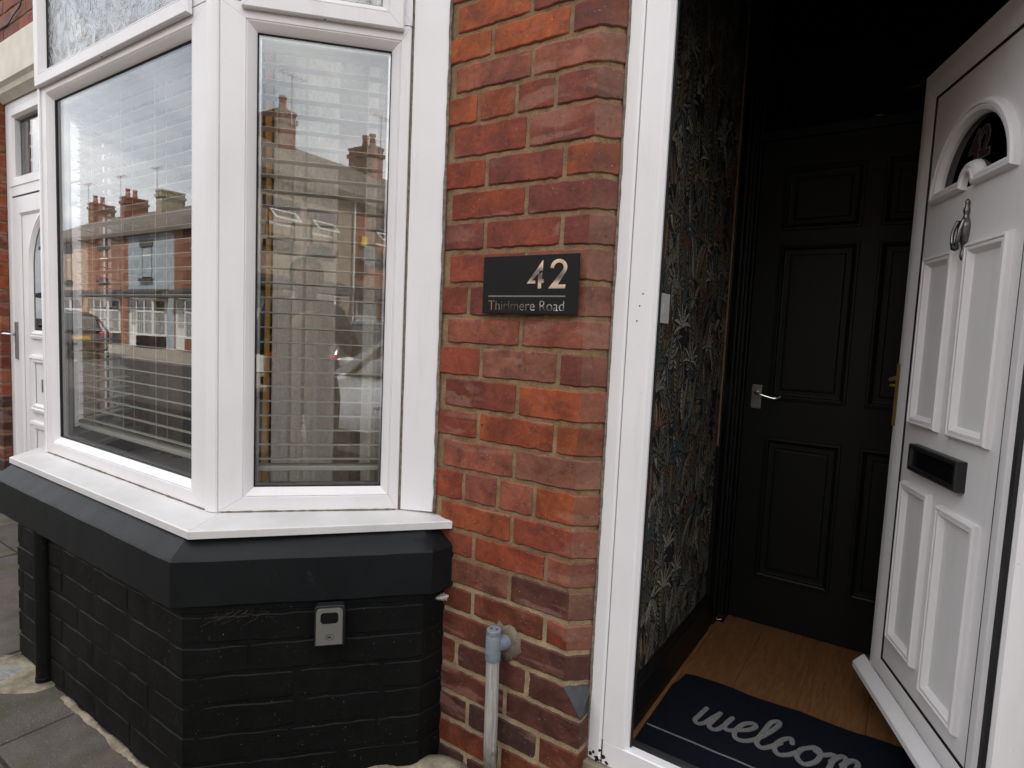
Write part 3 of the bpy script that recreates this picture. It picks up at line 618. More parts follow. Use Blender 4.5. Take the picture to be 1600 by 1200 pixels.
window(FR, LF, (0.0, 0.035, 0, 0), (-0.008, LF - 0.072, 2.143)); window(SPL, LS, (0.024, -0.014, 0, 0), (0.0585, 0.497, 2.143)); window(SPR, LS, (-0.014, 0.024, 0, 0), (0.0235, 0.462, 2.143))
for pts in ([(-1.6945, -0.4385), (-1.6905, -0.4405), (-1.668, -0.4375), (-1.654, -0.431), (-1.6515, -0.4265), (-1.69, -0.36), (-1.6945, -0.36)], [(-2.8715, -0.4385), (-2.8715, -0.36), (-2.876, -0.36), (-2.9145, -0.4265), (-2.912, -0.431), (-2.898, -0.4375), (-2.8755, -0.4405)]):
    m = MB().prism(pts, ZB, ZT).build('corner_post', 'upvc', HOUSE, bevel=0.0012)
for sg, x0, x1 in ((1, -1.2835, -1.186), (-1, -3.2825, -3.38)):
    MB().prism([(x0, -0.0478), (x1, 0.0), (x1 - 0.004 * sg, 0.012), (x0 - 0.014 * sg, -0.03)], ZB + 0.0005, ZT).build('cover_board', 'upvc', HOUSE, bevel=0.0015)
sl = MB()
pts3 = [(-1.1845, -0.0015, ZB + (ZT - ZB) * i / 60) for i in range(61)]
sl.tube([(x + random.uniform(-.0012, .0012), y + random.uniform(-.001, .001), z) for x, y, z in pts3], [0.0045 + random.uniform(-.0015, .0015) for _ in pts3], 8); sl.build('sealant_bead', 'sealant', HOUSE, smooth='all')
sl = MB(); pts3 = [(-1.2862, -0.0475, ZB + (ZT - ZB) * i / 40) for i in range(41)]; sl.tube(pts3, [0.0032 + random.uniform(-.0006, .0006) for _ in pts3], 8); sl.build('sealant_bead', 'sealant', HOUSE, smooth='all')
sl = MB(); pts3 = [(XC + CH - 0.001, CH - 0.003, 0.13 + 2.4 * i / 90) for i in range(91)]
sl.tube([(x + random.uniform(-.001, .001), y + random.uniform(-.001, .001), z) for x, y, z in pts3], [0.0042 + random.uniform(-.0008, .0008) for _ in pts3], 8); sl.build('sealant_bead', 'sealant', HOUSE, smooth='all')
for pl, L in ((FR, LF), (SPL, LS)):
    sl = MB(); q = [pl.p(0.01 + (L - 0.02) * i / 50, ZB + 0.0008, 0.0005) for i in range(51)]; sl.tube(q, [0.0022 + random.uniform(-.001, .0014) for _ in q], 6); sl.build('sealant_bead', 'sealant', HOUSE, smooth='all')
# bay head, upper wall, roof
MB().prism([(-3.42, 0.05), (-2.93, -0.50), (-1.63, -0.50), (-1.14, 0.05)], ZT + 0.001, ZT + 0.28).build('bay_head', 'cream_stone', HOUSE)
MB().prism([(-3.36, 0.06), (-2.91, -0.36), (-1.66, -0.36), (-1.21, 0.06)], ZT - 0.06, ZT - 0.002).build('bay_ceiling', 'room_paint', HOUSE)
up = MB(); up.box(-3.55, 0.80, 0.006, 0.30, 2.94, 5.5); up.box(-1.36, -0.70, 0.02, 0.30, 2.562, 2.939); up.box(0.36, 0.80, 0.006, 0.30, -0.3, 2.939); up.box(-3.55, -3.30, 0.02, 0.30, -0.3, 2.939)
up.build('upper_wall', 'far_brick', HOUSE)
MB().box(-0.72, 0.38, -0.02, 0.30, 2.69, 2.938).build('lintel', 'cream_stone', HOUSE)
def roof(parent, x0, x1, ysign=1, y_front=0.0, z=5.5, mat='roof_tile'):
    d = ysign; m = MB(); f = lambda q: y_front + q * d
    a = [(f(-0.25), z - 0.02), (f(4.0), z + 2.2), (f(8.2), z - 0.02), (f(8.2), z - 0.2), (f(4.0), z + 2.0), (f(-0.25), z - 0.2)]
    m.add([(x0, y, q) for y, q in a] + [(x1, y, q) for y, q in a], [tuple(range(6)), tuple(range(11, 5, -1))] + [(i, (i + 1) % 6, 6 + (i + 1) % 6, 6 + i) for i in range(6)])
    return m.build('roof', mat, parent)
rf = roof(HOUSE, -3.55, 0.80); MB().box(-3.55, -2.95, 3.4, 4.6, 7.1, 8.6).build('chimney', 'far_brick', rf)
MB().box(-3.55, 0.80, 7.7, 8.0, -0.3, 5.5).build('rear_wall', 'far_brick', HOUSE)
# front room
ro = MB(); ro.box(-3.549, -0.70, 0.31, 4.2, 0.02, 0.10); ro.build('room_floor', 'room_floor', HOUSE)
ro = MB(); ro.box(-3.549, -0.661, 4.2, 4.3, 0.101, 2.60); ro.box(-3.549, -3.40, 0.301, 4.199, 0.101, 2.60); ro.box(-0.80, -0.661, 0.301, 4.199, 0.101, 2.60); ro.box(-3.549, -0.661, 0.301, 4.3, 2.601, 2.70); ro.build('room_wall', 'room_paint', HOUSE)
MB().prism([(-3.36, 0.30), (-3.36, 0.03), (-2.90, -0.37), (-1.67, -0.37), (-1.22, 0.03), (-1.22, 0.30)], 0.45, 0.60).build('window_board', 'upvc_sill', HOUSE)

# ------------------------------------------------------------------ front door frame
JX = XC + CH                               # -0.649
dfm = MB()
ZH = 2.135
pj = [(JX + 0.003, 0.054), (JX + 0.040, 0.054), (JX + 0.041, 0.060), (JX + 0.042, 0.054), (-0.552, 0.054), (-0.545, 0.056), (-0.536, 0.070), (-0.536, 0.125), (JX + 0.003, 0.125)]
MB().prism([(JX + 0.001, 0.0515), (JX + 0.034, 0.0475), (JX + 0.039, 0.0505), (JX + 0.040, 0.0535), (JX + 0.001, 0.0565)], 0.1385, 2.69).build('cover_trim', 'upvc', HOUSE, bevel=0.001)
def sw(pj, z0, z1): return MB().prism(pj, z0, z1)
frame = sw([(JX + 0.0425, 0.054), (-0.553, 0.054), (-0.546, 0.056), (-0.537, 0.066), (-0.537, 0.074), (-0.562, 0.078), (-0.562, 0.125), (JX + 0.003, 0.125), (JX + 0.003, 0.0575), (JX + 0.0425, 0.0575)], 0.2005, 2.69).build('door_frame', 'upvc', HOUSE)
MB().prism([(0.192, 0.056), (0.200, 0.054), (0.30, 0.054), (0.30, 0.125), (0.186, 0.125), (0.186, 0.066)], 0.2005, 2.69).build('right_jamb', 'upvc', frame)
MB().box(0.30, 0.362, 0.0, 0.2, -0.1, 2.69).build('right_reveal', 'far_brick', frame)
MB().box(-0.6005, 0.2995, 0.0545, 0.1245, ZH, ZH + 0.10).build('head', 'upvc', frame)
MB().box(-0.5605, 0.1855, 0.075, 0.11, ZH + 0.1005, 2.69).build('light_block_panel', 'upvc', frame)  # unseen board added above the head to keep light off transom glass and ceiling
# threshold: white cill, then dark and metal strips
th = MB(); X0, X1 = -0.606, 0.30
th.add([(X0, .0545, .136), (X0, .0545, .197), (X0, .058, .2), (X0, .083, .2), (X0, .088, .192), (X0, .088, .136), (X1, .0545, .136), (X1, .0545, .197), (X1, .058, .2), (X1, .083, .2), (X1, .088, .192), (X1, .088, .136)],
       [tuple(range(6)), tuple(range(11, 5, -1))] + [(i, (i + 1) % 6, 6 + (i + 1) % 6, 6 + i) for i in range(6)]); th.build('threshold', 'upvc', frame)
MB().box(X0 + .06, 0.19, 0.0885, 0.112, .12, .181).build('threshold_seal', 'gasket', frame)
MB().box(X0 + .06, 0.19, 0.1125, 0.121, .12, .186).build('threshold_strip', 'alu', frame); MB().box(X0 + .06, 0.19, 0.1215, 0.128, .12, .180).build('threshold_seal', 'gasket', frame); MB().box(X0 + .06, 0.19, 0.1285, 0.1335, .12, .184).build('threshold_strip', 'alu', frame)
MB().box(-0.5365, -0.533, 0.0745, 0.082, 0.2, ZH).build('weather_seal', 'gasket', frame); MB().box(0.1795, 0.1855, 0.07, 0.124, 0.2, ZH).build('weather_seal', 'gasket', frame)
MB().box(-0.66, 0.36, 0.03, 0.14, -0.2, 0.1355).build('step', 'cement', HOUSE)
for x, z in ((-0.571, 1.398), (-0.578, 1.368), (-0.583, 1.33)):
    m = MB(); m.lathe([(0.0022, 0.0535), (0.0018, 0.0538)], (x, 0, z), 8, 'y'); m.build('screw_hole', 'gasket', frame)
for i in range(14):
    x, z = random.gauss(-0.612, 0.013), 0.142 + abs(random.gauss(0, 0.012)); r = random.uniform(0.0012, 0.006)
    m = MB(); m.add([(x + r * random.uniform(.6, 1.2) * math.cos(a), 0.0535 if x > -0.6065 else 0.047, z + r * random.uniform(.6, 1.3) * math.sin(a)) for a in [k * 0.785 for k in range(8)]], [tuple(range(8))])
    m.build('paint_splash', 'gasket', frame)

# ------------------------------------------------------------------ front door leaf, standing open
DL = Plane((-0.0425, 0.785), (0.3565, -0.9343), (-0.9343, -0.3565)); DW, DZ0, DZ1 = 0.672, 0.268, 2.085
mb = MB(); DL.ring(mb, 0, DW, DZ0, DZ1, [(0.0, -0.072), (0.0, -0.014), (0.002, -0.012), (0.045, -0.012), (0.047, -0.004), (0.050, 0.0), (0.056, 0.0), (0.088, -0.008), (0.088, -0.03), (0.088, -0.072)])
door = mb.build('front_door', 'upvc', HOUSE, smooth=True)
g = MB(); DL.ring(g, 0.0865, DW - 0.0865, DZ0 + 0.0865, DZ1 - 0.0865, [(0, -0.03), (0, -0.0085), (0.008, -0.0095), (0.0085, -0.03)], gap=0); g.build('gasket', 'gasket', door)
pm = MB(); UC, R1, ZA = 0.328, 0.198, 1.690
dh = arc(UC, ZA + 0.02, 0.150, 0, 180, 24)
def panel_grid():
    # door panel with the fanlight cut out
    o = [(0.092, DZ0 + 0.092), (DW - 0.092, DZ0 + 0.092), (DW - 0.092, DZ1 - 0.092), (0.092, DZ1 - 0.092)]
    DL.box(pm, 0.092, DW - 0.092, DZ0 + 0.092, ZA + 0.006, -0.045, -0.012); 
    top = arc(UC, ZA + 0.006, 0.165, 180, 0, 24); out = [(0.092, ZA + 0.006), (0.092, DZ1 - 0.092), (DW - 0.092, DZ1 - 0.092), (DW - 0.092, ZA + 0.006)]
    def ray(p):
        dx, dz = p[0] - UC, p[1] - ZA - 0.006; s = min(((UC - 0.092) / abs(dx)) if abs(dx) > 1e-6 else 9e9, ((DZ1 - 0.098 - ZA) / dz) if dz > 1e-6 else 9e9); return (UC + dx * s, ZA + 0.006 + dz * s)
    n = len(top); ou = [ray(p) for p in top]
    pm.add([DL.p(*p, -0.012) for p in top] + [DL.p(*p, -0.012) for p in ou] + [DL.p(*p, -0.045) for p in top], [(i, i + 1, n + i + 1, n + i) for i in range(n - 1)] + [(i, i + 1, 2 * n + i + 1, 2 * n + i) for i in range(n - 1)])
    for c, q in (((0.092, DZ1 - 0.092), 0), ((DW - 0.092, DZ1 - 0.092), 1)):
        j = min(range(n), key=lambda i: math.hypot(ou[i][0] - c[0], ou[i][1] - c[1])); 
        for jj in (j - 1, j):
            if 0 <= jj < n - 1: pm.add([DL.p(*ou[jj], -0.012), DL.p(*ou[jj + 1], -0.012), DL.p(*c, -0.012)], [(0, 1, 2)])
panel_grid(); pn = pm.build('door_panel', 'upvc', door)
MP = [(0.0, -0.013), (0.002, -0.002), (0.006, 0.003), (0.010, 0.003), (0.011, -0.001), (0.014, 0.001), (0.020, 0.001), (0.028, -0.008), (0.030, -0.011), (0.0315, -0.013)]
for u0, u1, z0, z1 in ((0.126, 0.297, 1.078, 1.547), (0.352, 0.537, 1.076, 1.553), (0.124, 0.299, 0.440, 0.914), (0.346, 0.534, 0.408, 0.902)):
    m = MB(); DL.path(m, [(u0, z0), (u1, z0), (u1, z1), (u0, z1)], MP); m.build('moulding', 'upvc', door)
m = MB(); sc_ = arc(UC, ZA + 0.004, 0.022, 180, 0, 12, 0.030)
path_ = [(UC - R1, ZA)] + [(UC - 0.022, ZA)] + sc_[1:-1] + [(UC + 0.022, ZA), (UC + R1, ZA)] + arc(UC, ZA + 0.006, R1, 2, 178, 30)
DL.path(m, path_, [(0.0, -0.013), (0.002, 0.0), (0.007, 0.005), (0.013, 0.005), (0.014, 0.0), (0.018, 0.003), (0.026, 0.0), (0.033, -0.012), (0.034, -0.024)]); m.build('fanlight_moulding', 'upvc', door, smooth=True)
m = MB(); DL.box(m, UC - 0.18, UC + 0.18, ZA + 0.008, ZA + 0.185, -0.0225, -0.0195); m.build('fanlight_pane', 'dark_glass', door)
m = MB(); DL.text(m, '42', UC - 0.040, ZA + 0.070, 0.098, -0.0194, -0.0186, stretch=0.95, offset=0.005); m.build('number', 'etch', door); m = MB(); DL.text(m, '42', UC - 0.040, ZA + 0.070, 0.098, -0.0193, -0.0182, stretch=0.95, offset=0.0018); m.build('number', 'red_print', door)
# letter plate
m = MB(); DL.ring(m, 0.186, 0.452, 0.957, 1.031, [(0, -0.012), (0, 0.008), (0.003, 0.012), (0.012, 0.012), (0.014, 0.004), (0.014, -0.012)], gap=0); lb = m.build('letter_plate', 'black_plastic', door, bevel=0.0008)
m = MB(); DL.box(m, 0.199, 0.439, 0.970, 1.018, -0.012, 0.0035); m.build('flap', 'smoke_plastic', lb, bevel=0.001)
# urn knocker
m = MB(); kc = DL.p(0.334, 0, 0.0)
def lu(u, z, w): return DL.p(u, z, w - 0.012)
def blade(pts, t):    # outline (half width, z) made into a rounded plate
    L_ = [(0.334 - a, b) for a, b in pts] + [(0.334 + a, b) for a, b in reversed(pts)]; DL.poly(m, L_, -0.012, -0.012 + t)
m.tube([lu(0.334, 1.514 + 0.148 * i / 24, 0.006) for i in range(25)], [max(0.002, x * 0.82) for x in (.003, .006, .007, .006, .004, .0045, .006, .009, .012, .015, .017, .018, .019, .0195, .019, .016, .011, .008, .0065, .009, .0095, .006, .005, .007, .003)], 10)
m.tube(smooth_line([lu(0.3205, 1.612, 0.016), lu(0.318, 1.585, 0.024), lu(0.321, 1.558, 0.026), lu(0.334, 1.545, 0.026), lu(0.347, 1.558, 0.026), lu(0.350, 1.585, 0.024), lu(0.3475, 1.612, 0.016)], 4), 0.0042, 8)
m.lathe([(0.002, -0.010), (0.008, -0.006), (0.009, 0.0), (0.008, 0.006), (0.002, 0.010)], lu(0.334, 1.546, 0.024), 12)
m.build('knocker', 'pewter', door, smooth='all')
# weather bar
m = MB(); pr = [(-0.012, 0.300), (-0.006, 0.304), (0.020, 0.280), (0.024, 0.275), (0.024, 0.258), (-0.012, 0.254)]
m.add([DL.p(-0.035, z, w) for w, z in pr] + [DL.p(DW - 0.03, z, w) for w, z in pr], [tuple(range(6)), tuple(range(11, 5, -1))] + [(i, (i + 1) % 6, 6 + (i + 1) % 6, 6 + i) for i in range(6)]); m.build('weather_bar', 'upvc', door, bevel=0.001)
m = MB(); DL.box(m, -0.004, 0.026, 1.057, 1.247, -0.05, -0.0095); lk = m.build('lock_strip', 'brass', door, bevel=0.001)
m = MB(); m.tube([DL.p(-0.075, 1.193, -0.02), DL.p(-0.04, 1.200, -0.025), DL.p(0.0, 1.200, -0.03)], [0.006, 0.0085, 0.009], 10); m.tube([DL.p(-0.068, 1.176, -0.02), DL.p(-0.046, 1.177, -0.024)], 0.0045, 8); m.tube([DL.p(-0.05, 1.176, -0.024), DL.p(0.0, 1.190, -0.03)], 0.003, 8); m.build('handle', 'brass', door, smooth=True)

# ------------------------------------------------------------------ hall
FZ = 0.1375; HX = -0.600; HXR = 0.42; HY = 1.19
hf = MB().box(-0.66, 0.50, 0.135, HY + 1.6, 0.05, FZ - 0.004).build('hall_floor', 'hall_dark', HOUSE)
bx = HX
i = 0
while bx < HXR:
    w = 0.193; MB().box(bx + 0.0006, min(bx + w, HXR) - 0.0006, 0.136, HY + 1.5, FZ - 0.003, FZ).build('floor_board', 'oak_board', hf, bevel=0.0008); bx += w
hw = MB().box(-0.66, HX, 0.126, HY + 1.6, FZ - 0.05, 2.75).build('hall_wall', 'paper_ground', HOUSE)
MB().box(HXR, 0.5, 0.126, HY + 1.6, FZ - 0.05, 2.75).build('hall_wall', 'hall_dark', HOUSE)
MB().box(-0.66, 0.5, 0.126, HY + 1.6, 2.751, 2.85).build('hall_ceiling', 'hall_dark', HOUSE); MB().box(-0.66, 0.5, HY + 1.6, HY + 1.7, 0.0, 2.85).build('hall_wall', 'hall_dark', HOUSE)
MB().box(HXR - 0.016, HXR, 0.13, HY, FZ, FZ + 0.15).build('skirting', 'hall_black', HOUSE)
sk = MB(); pr = [(HX, FZ), (HX, FZ + 0.155), (HX + 0.006, FZ + 0.155), (HX + 0.010, FZ + 0.145), (HX + 0.011, FZ + 0.132), (HX + 0.017, FZ + 0.125), (HX + 0.017, FZ)]
sk.add([(x, 0.127, z) for x, z in pr] + [(x, 0.977, z) for x, z in pr], [tuple(range(7)), tuple(range(13, 6, -1))] + [(i, (i + 1) % 7, 7 + (i + 1) % 7, 7 + i) for i in range(7)]); sk.build('skirting', 'hall_black', HOUSE)
MB().box(HX + 0.017, HX + 0.029, 0.136, 0.977, FZ, FZ + 0.009).build('floor_bead', 'oak_board', HOUSE, bevel=0.002)
# printed leaves of the wallpaper
wp = MB(); lay = [HX + 0.0004]; lcount = [0]
COLS = [tuple((q * 0.9 + 0.1 * sum(c_) / 3) * 1.5 for q in c_) for c_ in [(0.13, 0.125, 0.105), (0.10, 0.105, 0.095), (0.19, 0.175, 0.145), (0.035, 0.055, 0.06), (0.105, 0.08, 0.03), (0.10, 0.05, 0.027), (0.05, 0.06, 0.05), (0.08, 0.076, 0.062), (0.13, 0.105, 0.055), (0.06, 0.058, 0.05), (0.15, 0.14, 0.115), (0.07, 0.062, 0.045)]]
INK = (0.006, 0.007, 0.008); PALE = (0.27, 0.265, 0.23)
def leafpoly(y, z, ang, ln, wd_, bend, n=9):
    L_, R__, M_ = [], [], []
    for i in range(n):
        t = i / (n - 1); a = ang + bend * t; 
        y2 = y + ln * (t * math.sin(ang + bend * t * 0.5)); z2 = z + ln * (t * math.cos(ang + bend * t * 0.5)); w = wd_ * math.sin(math.pi * min(1, t * 0.93 + 0.05)) ** 0.8
        L_.append((y2 - w * math.cos(a), z2 + w * math.sin(a))); R__.append((y2 + w * math.cos(a), z2 - w * math.sin(a))); M_.append((y2, z2))
    return L_, M_, R__
def put(poly, col):
    x = lay[0]; q = [(min(max(y, 0.13), 0.966), min(max(z, FZ + 0.157), 2.745)) for y, z in poly]
    wp.add([(x, y, z) for y, z in q], [tuple(range(len(q)))], 0, col)
def leaf(y, z, ang, ln, wd_, bend, style, col):
    lay[0] = HX + 0.0004 + (lcount[0] % 70) * 0.00004; lcount[0] += 1
    L_, M_, R__ = leafpoly(y, z, ang, ln, wd_, bend); Lo, Mo, Ro = leafpoly(y, z - 0.002, ang, ln * 1.06 + 0.004, wd_ + 0.0022, bend)
    for i in range(8):
        put([Lo[i], Lo[i + 1], Ro[i + 1], Ro[i]], INK)
    lay[0] += 0.000013
    d2 = tuple(c * 0.45 for c in col)
    for i in range(8):
        put([L_[i], L_[i + 1], M_[i + 1], M_[i]], col); put([M_[i], M_[i + 1], R__[i + 1], R__[i]], d2 if style in (0, 3) else tuple(c * 0.75 for c in col))
    lay[0] += 0.000013
    nb = 7 if style == 1 else 10
    for k in range(1, nb):          # veins or bars
        t = k / nb; i = min(7, int(t * 8)); f = t * 8 - i; P = lambda A_: (A_[i][0] + (A_[i + 1][0] - A_[i][0]) * f, A_[i][1] + (A_[i + 1][1] - A_[i][1]) * f)
        l_, m_, r_ = P(L_), P(M_), P(R__); h = ln / nb * (0.16 if style != 1 else 0.3); sl_ = ln * 0.07
        c2 = INK if style != 3 else tuple(min(0.4, c * 1.9) for c in col)
        if style == 1: c2 = (0.12, 0.05, 0.03) if col[0] > 0.12 and random.random() < .6 else INK
        for s_ in (l_, r_):
            s2 = (s_[0] * 0.9 + m_[0] * 0.1, s_[1] * 0.9 + m_[1] * 0.1 + sl_)
            put([m_, (m_[0], m_[1] + h), (s2[0], s2[1] + h * 0.5), s2], c2)
    for i in range(8):
        a, b = M_[i], M_[i + 1]; put([(a[0] - 0.0007, a[1]), (a[0] + 0.0007, a[1]), (b[0] + 0.0007, b[1]), (b[0] - 0.0007, b[1])], PALE if style != 2 else INK)
    lay[0] += 0.000013
rw = random.Random(7)
motifs = []
for i in range(400):
    motifs.append((rw.uniform(0.12, 0.98), rw.uniform(0, 0.70), rw.choice(['leaf', 'leaf', 'leaf', 'frond', 'palm', 'bud']), rw.random(), rw.choice(COLS), rw.uniform(-0.5, 0.5), rw.uniform(-0.9, 0.9), rw.randrange(4)))
motifs.sort(key=lambda m: -m[1])
for rep in range(3, -1, -1):
    for (y, dz, kd, sz, cl, an, bn, stl) in motifs:
        z = FZ + 0.08 + rep * 0.70 + dz
        if z > 2.75: continue
        if kd == 'leaf': leaf(y, z, an, 0.075 + 0.055 * sz, 0.009 + 0.009 * sz, bn, stl, cl)
        elif kd == 'frond':
            for q in range(6):
                h = 0.016 * q; 
                for s_ in (-1, 1): leaf(y + an * h * 0.5, z + h, an + s_ * 1.0, 0.036, 0.0055, -s_ * 0.5, 2 if sz > .5 else 0, cl)
        elif kd == 'palm':
            for q in range(7): leaf(y, z, -1.2 + 2.4 * q / 6 + an * .4, 0.06 + 0.025 * sz, 0.0062, (q - 3) * 0.35, stl, cl)
        else:
            for q in range(4): leaf(y + 0.004 * (q - 1.5), z + 0.006 * q, (q - 1.5) * 0.5, 0.035 + 0.02 * sz, 0.010, 0.2, 0, cl)
wp.build('wallpaper_print', 'paper_print', hw)
# inner door, its casing and the light over it
IX0, IX1, IZ1 = -0.556, 0.24, 2.086
ar = MB()
for x0, x1, y0, y1 in ((HX, -0.588, 0.979, 1.06), (HX, -0.580, 1.06, 1.10), (HX, -0.572, 1.10, 1.125), (HX, -0.564, 1.125, 1.17), (HX, IX0 - 0.002, 1.17, 1.26)):
    ar.box(x0, x1, y0 + 0.0005, y1, FZ, 2.74)
ar.build('architrave', 'hall_black', HOUSE, bevel=0.003)
MB().box(IX1 + 0.003, HXR, 1.12, 1.26, FZ, 2.74).build('architrave', 'hall_black', HOUSE, bevel=0.003)
pb = MB().box(HX + 0.002, -0.553, 1.10, 1.19, FZ + 0.0005, FZ + 0.03).build('plinth_block', 'hall_black', HOUSE, bevel=0.004)
m = MB(); m.tube([(-0.586 + 0.005 * i, 1.0985 - 0.0012 * (i % 2), FZ + 0.012 + random.uniform(-.003, .004)) for i in range(6)], [0.001, 0.002, 0.0012, 0.0022, 0.0016, 0.001], 6); m.build('paint_chip', 'feather_white', pb)
m = MB(); q = [(HX + 0.0035, 0.9735 + 0.0012 * math.sin(i * 1.7), FZ + 0.75 + (2.74 - FZ - 0.75) * i / 30) for i in range(31)]; m.tube(q, 0.0035, 6); m.build('bare_wood_edge', 'bare_wood', HOUSE)
idr = MB().box(IX0, IX1, HY + 0.012, HY + 0.045, FZ + 0.004, IZ1).build('inner_door', 'door_black', HOUSE)
IP = Plane((IX0, HY + 0.012), (1, 0), (0, -1)); pan = [(0.0, 0.0), (0.0, 0.0)]
def wall_with_panels():
    # stiles and rails proud of the sunk panels
    us = [0, 0.098, 0.352, 0.437, 0.691, IX1 - IX0]; zs = [FZ + 0.004, 0.345, 0.905, 1.08, 1.672, 1.748, 1.968, IZ1]; m = MB()
    for a, b in ((0, 1), (2, 3), (4, 5)): IP.box(m, us[a], us[b], zs[0], zs[-1], 0.0, 0.012)
    for c, d in ((0, 1), (2, 3), (4, 5), (6, 7)):
        for a, b in ((1, 2), (3, 4)): IP.box(m, us[a], us[b], zs[c], zs[d], 0.0, 0.012)
    m.build('stile', 'door_black', idr)
    for c, d in ((1, 2), (3, 4), (5, 6)):
        for a, b in ((1, 2), (3, 4)):
            m = MB(); IP.path(m, [(us[a], zs[c]), (us[b], zs[c]), (us[b], zs[d]), (us[a], zs[d])], [(-0.012, 0.012), (-0.010, 0.018), (-0.002, 0.019), (0.0, 0.015), (0.006, 0.012), (0.010, 0.004), (0.014, 0.003), (0.03, 0.003), (0.034, 0.010), (0.042, 0.011)])
            IP.box(m, us[a] + 0.0415, us[b] - 0.0415, zs[c] + 0.0415, zs[d] - 0.0415, 0.0, 0.0112); m.build('panel', 'door_black', idr)
wall_with_panels()
MB().box(IX0 - 0.002, HXR, HY - 0.015, HY + 0.07, IZ1 + 0.002, 2.122).build('transom_bar', 'hall_black', HOUSE, bevel=0.003)
MB().box(IX0 - 0.002, HXR, HY + 0.03, HY + 0.034, 2.1222, 2.74).build('transom_pane', 'ripple_glass', HOUSE)
m = MB(); IP.box(m, 0.025, 0.064, 1.028, 1.124, 0.012, 0.016); hp = m.build('handle_plate', 'zinc', idr, bevel=0.002)
m = MB(); m.tube(smooth_line([IP.p(0.045, 1.094, 0.014), IP.p(0.046, 1.094, 0.05), IP.p(0.06, 1.090, 0.058), IP.p(0.09, 1.082, 0.058), IP.p(0.115, 1.077, 0.056), IP.p(0.13, 1.079, 0.054), IP.p(0.142, 1.090, 0.052)], 5), 0.0042, 10); m.lathe([(0.011, -0.024), (0.011, -0.018), (0.006, -0.012)], (IX0 + 0.045, HY + 0.012, 1.094), 14, 'y'); m.build('lever', 'chrome', hp, smooth=True)
for a, b in ((0.029, 1.033), (0.060, 1.033), (0.029, 1.119), (0.060, 1.119)):
    m = MB(); m.lathe([(0.0024, -0.0175), (0.002, -0.016)], (IX0 + a, HY + 0.012, b), 8, 'y'); m.build('screw', 'chrome', hp)

# ------------------------------------------------------------------ neighbours of the terrace
NB = thing('terraced_house', 'neighbouring brick house with cream lintel and closed white front door beyond the bay', 'house', (-5.5, 0, GZ))
nw = MB(); nw.box(-5.86, -4.961, 0.006, 0.30, -0.3, 2.69); nw.box(-3.72, -3.555, 0.006, 0.30, -0.3, 2.69); nw.box(-5.30, -3.555, 0.006, 0.30, 2.91, 3.62); nw.box(-5.86, -5.31, 0.006, 0.30, 2.69, 2.91); nwo = nw.build('wall', 'mortar', NB); MB().box(-8.2, -5.861, 0.001, 0.30, -0.3, 2.909).build('wall', 'far_brick', NB)
for r in range(32):
    z0 = -0.05 + r * 0.0868; off = (0.12 if r % 2 else 0.0)
    for i in range(4):
        x1 = -4.955 - i * 0.241 + off; x0 = x1 - 0.232
        if i == 0: x1 = -4.955
        if x1 - x0 < 0.03: continue
        b = brick_mesh('brick', [(x0, 0), (x1, 0)], None, z0 + 0.006, z0 + 0.081, None, seg=0.06, jit=0.002).build('brick', ['brick', 'brick_chamfer'], nwo, smooth=True); wcol(b, max(z0, 0.3))
for r in range(8):
    z0 = 2.912 + r * 0.0868; off = (0.12 if r % 2 else 0.0)
    for i in range(6):
        x0 = -5.25 + i * 0.241 + off
        b = brick_mesh('brick', [(x0, 0), (x0 + 0.232, 0)], None, z0 + 0.006, z0 + 0.081, None, seg=0.06, jit=0.002).build('brick', ['brick', 'brick_chamfer'], nwo, smooth=True); wcol(b, z0)
ln = MB().box(-5.30, -3.62, -0.022, 0.30, 2.6925, 2.909).build('lintel', 'cream_stone', NB, bevel=0.006)
m = MB(); sweep_plan(m, [(-5.30, -0.03), (-3.62, -0.03)], [(0.0, 2.690), (0.0, 2.672), (0.02, 2.655), (0.03, 2.63), (0.075, 2.60), (0.075, 2.69)]); m.build('lintel_moulding', 'cream_stone', NB)
m = MB(); q = [(-4.95 + 0.055 * i, -0.008 - 0.004 * math.sin(i), 3.00 + 0.05 * (i / 9) ** 3 + 0.002 * math.sin(i * 2.1)) for i in range(10)] + [(-4.44, -0.008, 3.10), (-4.43, -0.008, 3.25), (-4.43, -0.008, 3.5)]; m.tube(smooth_line(q, 3), 0.0045, 6); m.build('cable', 'black_plastic', NB)
NP = Plane((-4.955, 0.055), (1, 0), (0, -1))
m = MB(); NP.ring(m, 0.0, 1.235, 0.15, 2.62, [(0, -0.07), (0, 0), (0.055, 0), (0.07, -0.012), (0.07, -0.07)]); NP.box(m, 0.07, 1.165, 2.02, 2.085, -0.07, -0.001); ndf = m.build('door_frame', 'upvc', NB)
m = MB(); NP.box(m, 0.05, 1.18, 2.09, 2.555, -0.045, -0.04); m.build('fanlight_pane', 'glass', ndf)
m = MB(); NP.ring(m, 0.06, 1.175, 2.08, 2.56, [(0, -0.04), (0, 0.004), (0.045, 0.004), (0.06, -0.012), (0.06, -0.04)]); m.build('fanlight_bead', 'upvc', ndf)
m = MB(); NP.box(m, 0.075, 1.16, 0.2, 2.012, -0.06, -0.016); ndr = m.build('front_door', 'upvc', NB)
m = MB(); NP.ring(m, 0.078, 1.157, 0.203, 2.010, [(0, -0.016), (0, -0.004), (0.10, -0.004), (0.115, -0.014)]); m.build('door_sash', 'upvc', ndr)
m = MB(); NP.ring(m, 0.066, 1.169, 0.19, 2.022, [(0, -0.02), (0, -0.008), (0.009, -0.008), (0.009, -0.02)], gap=0); m.build('gasket', 'gasket', ndr)
NC = 0.66
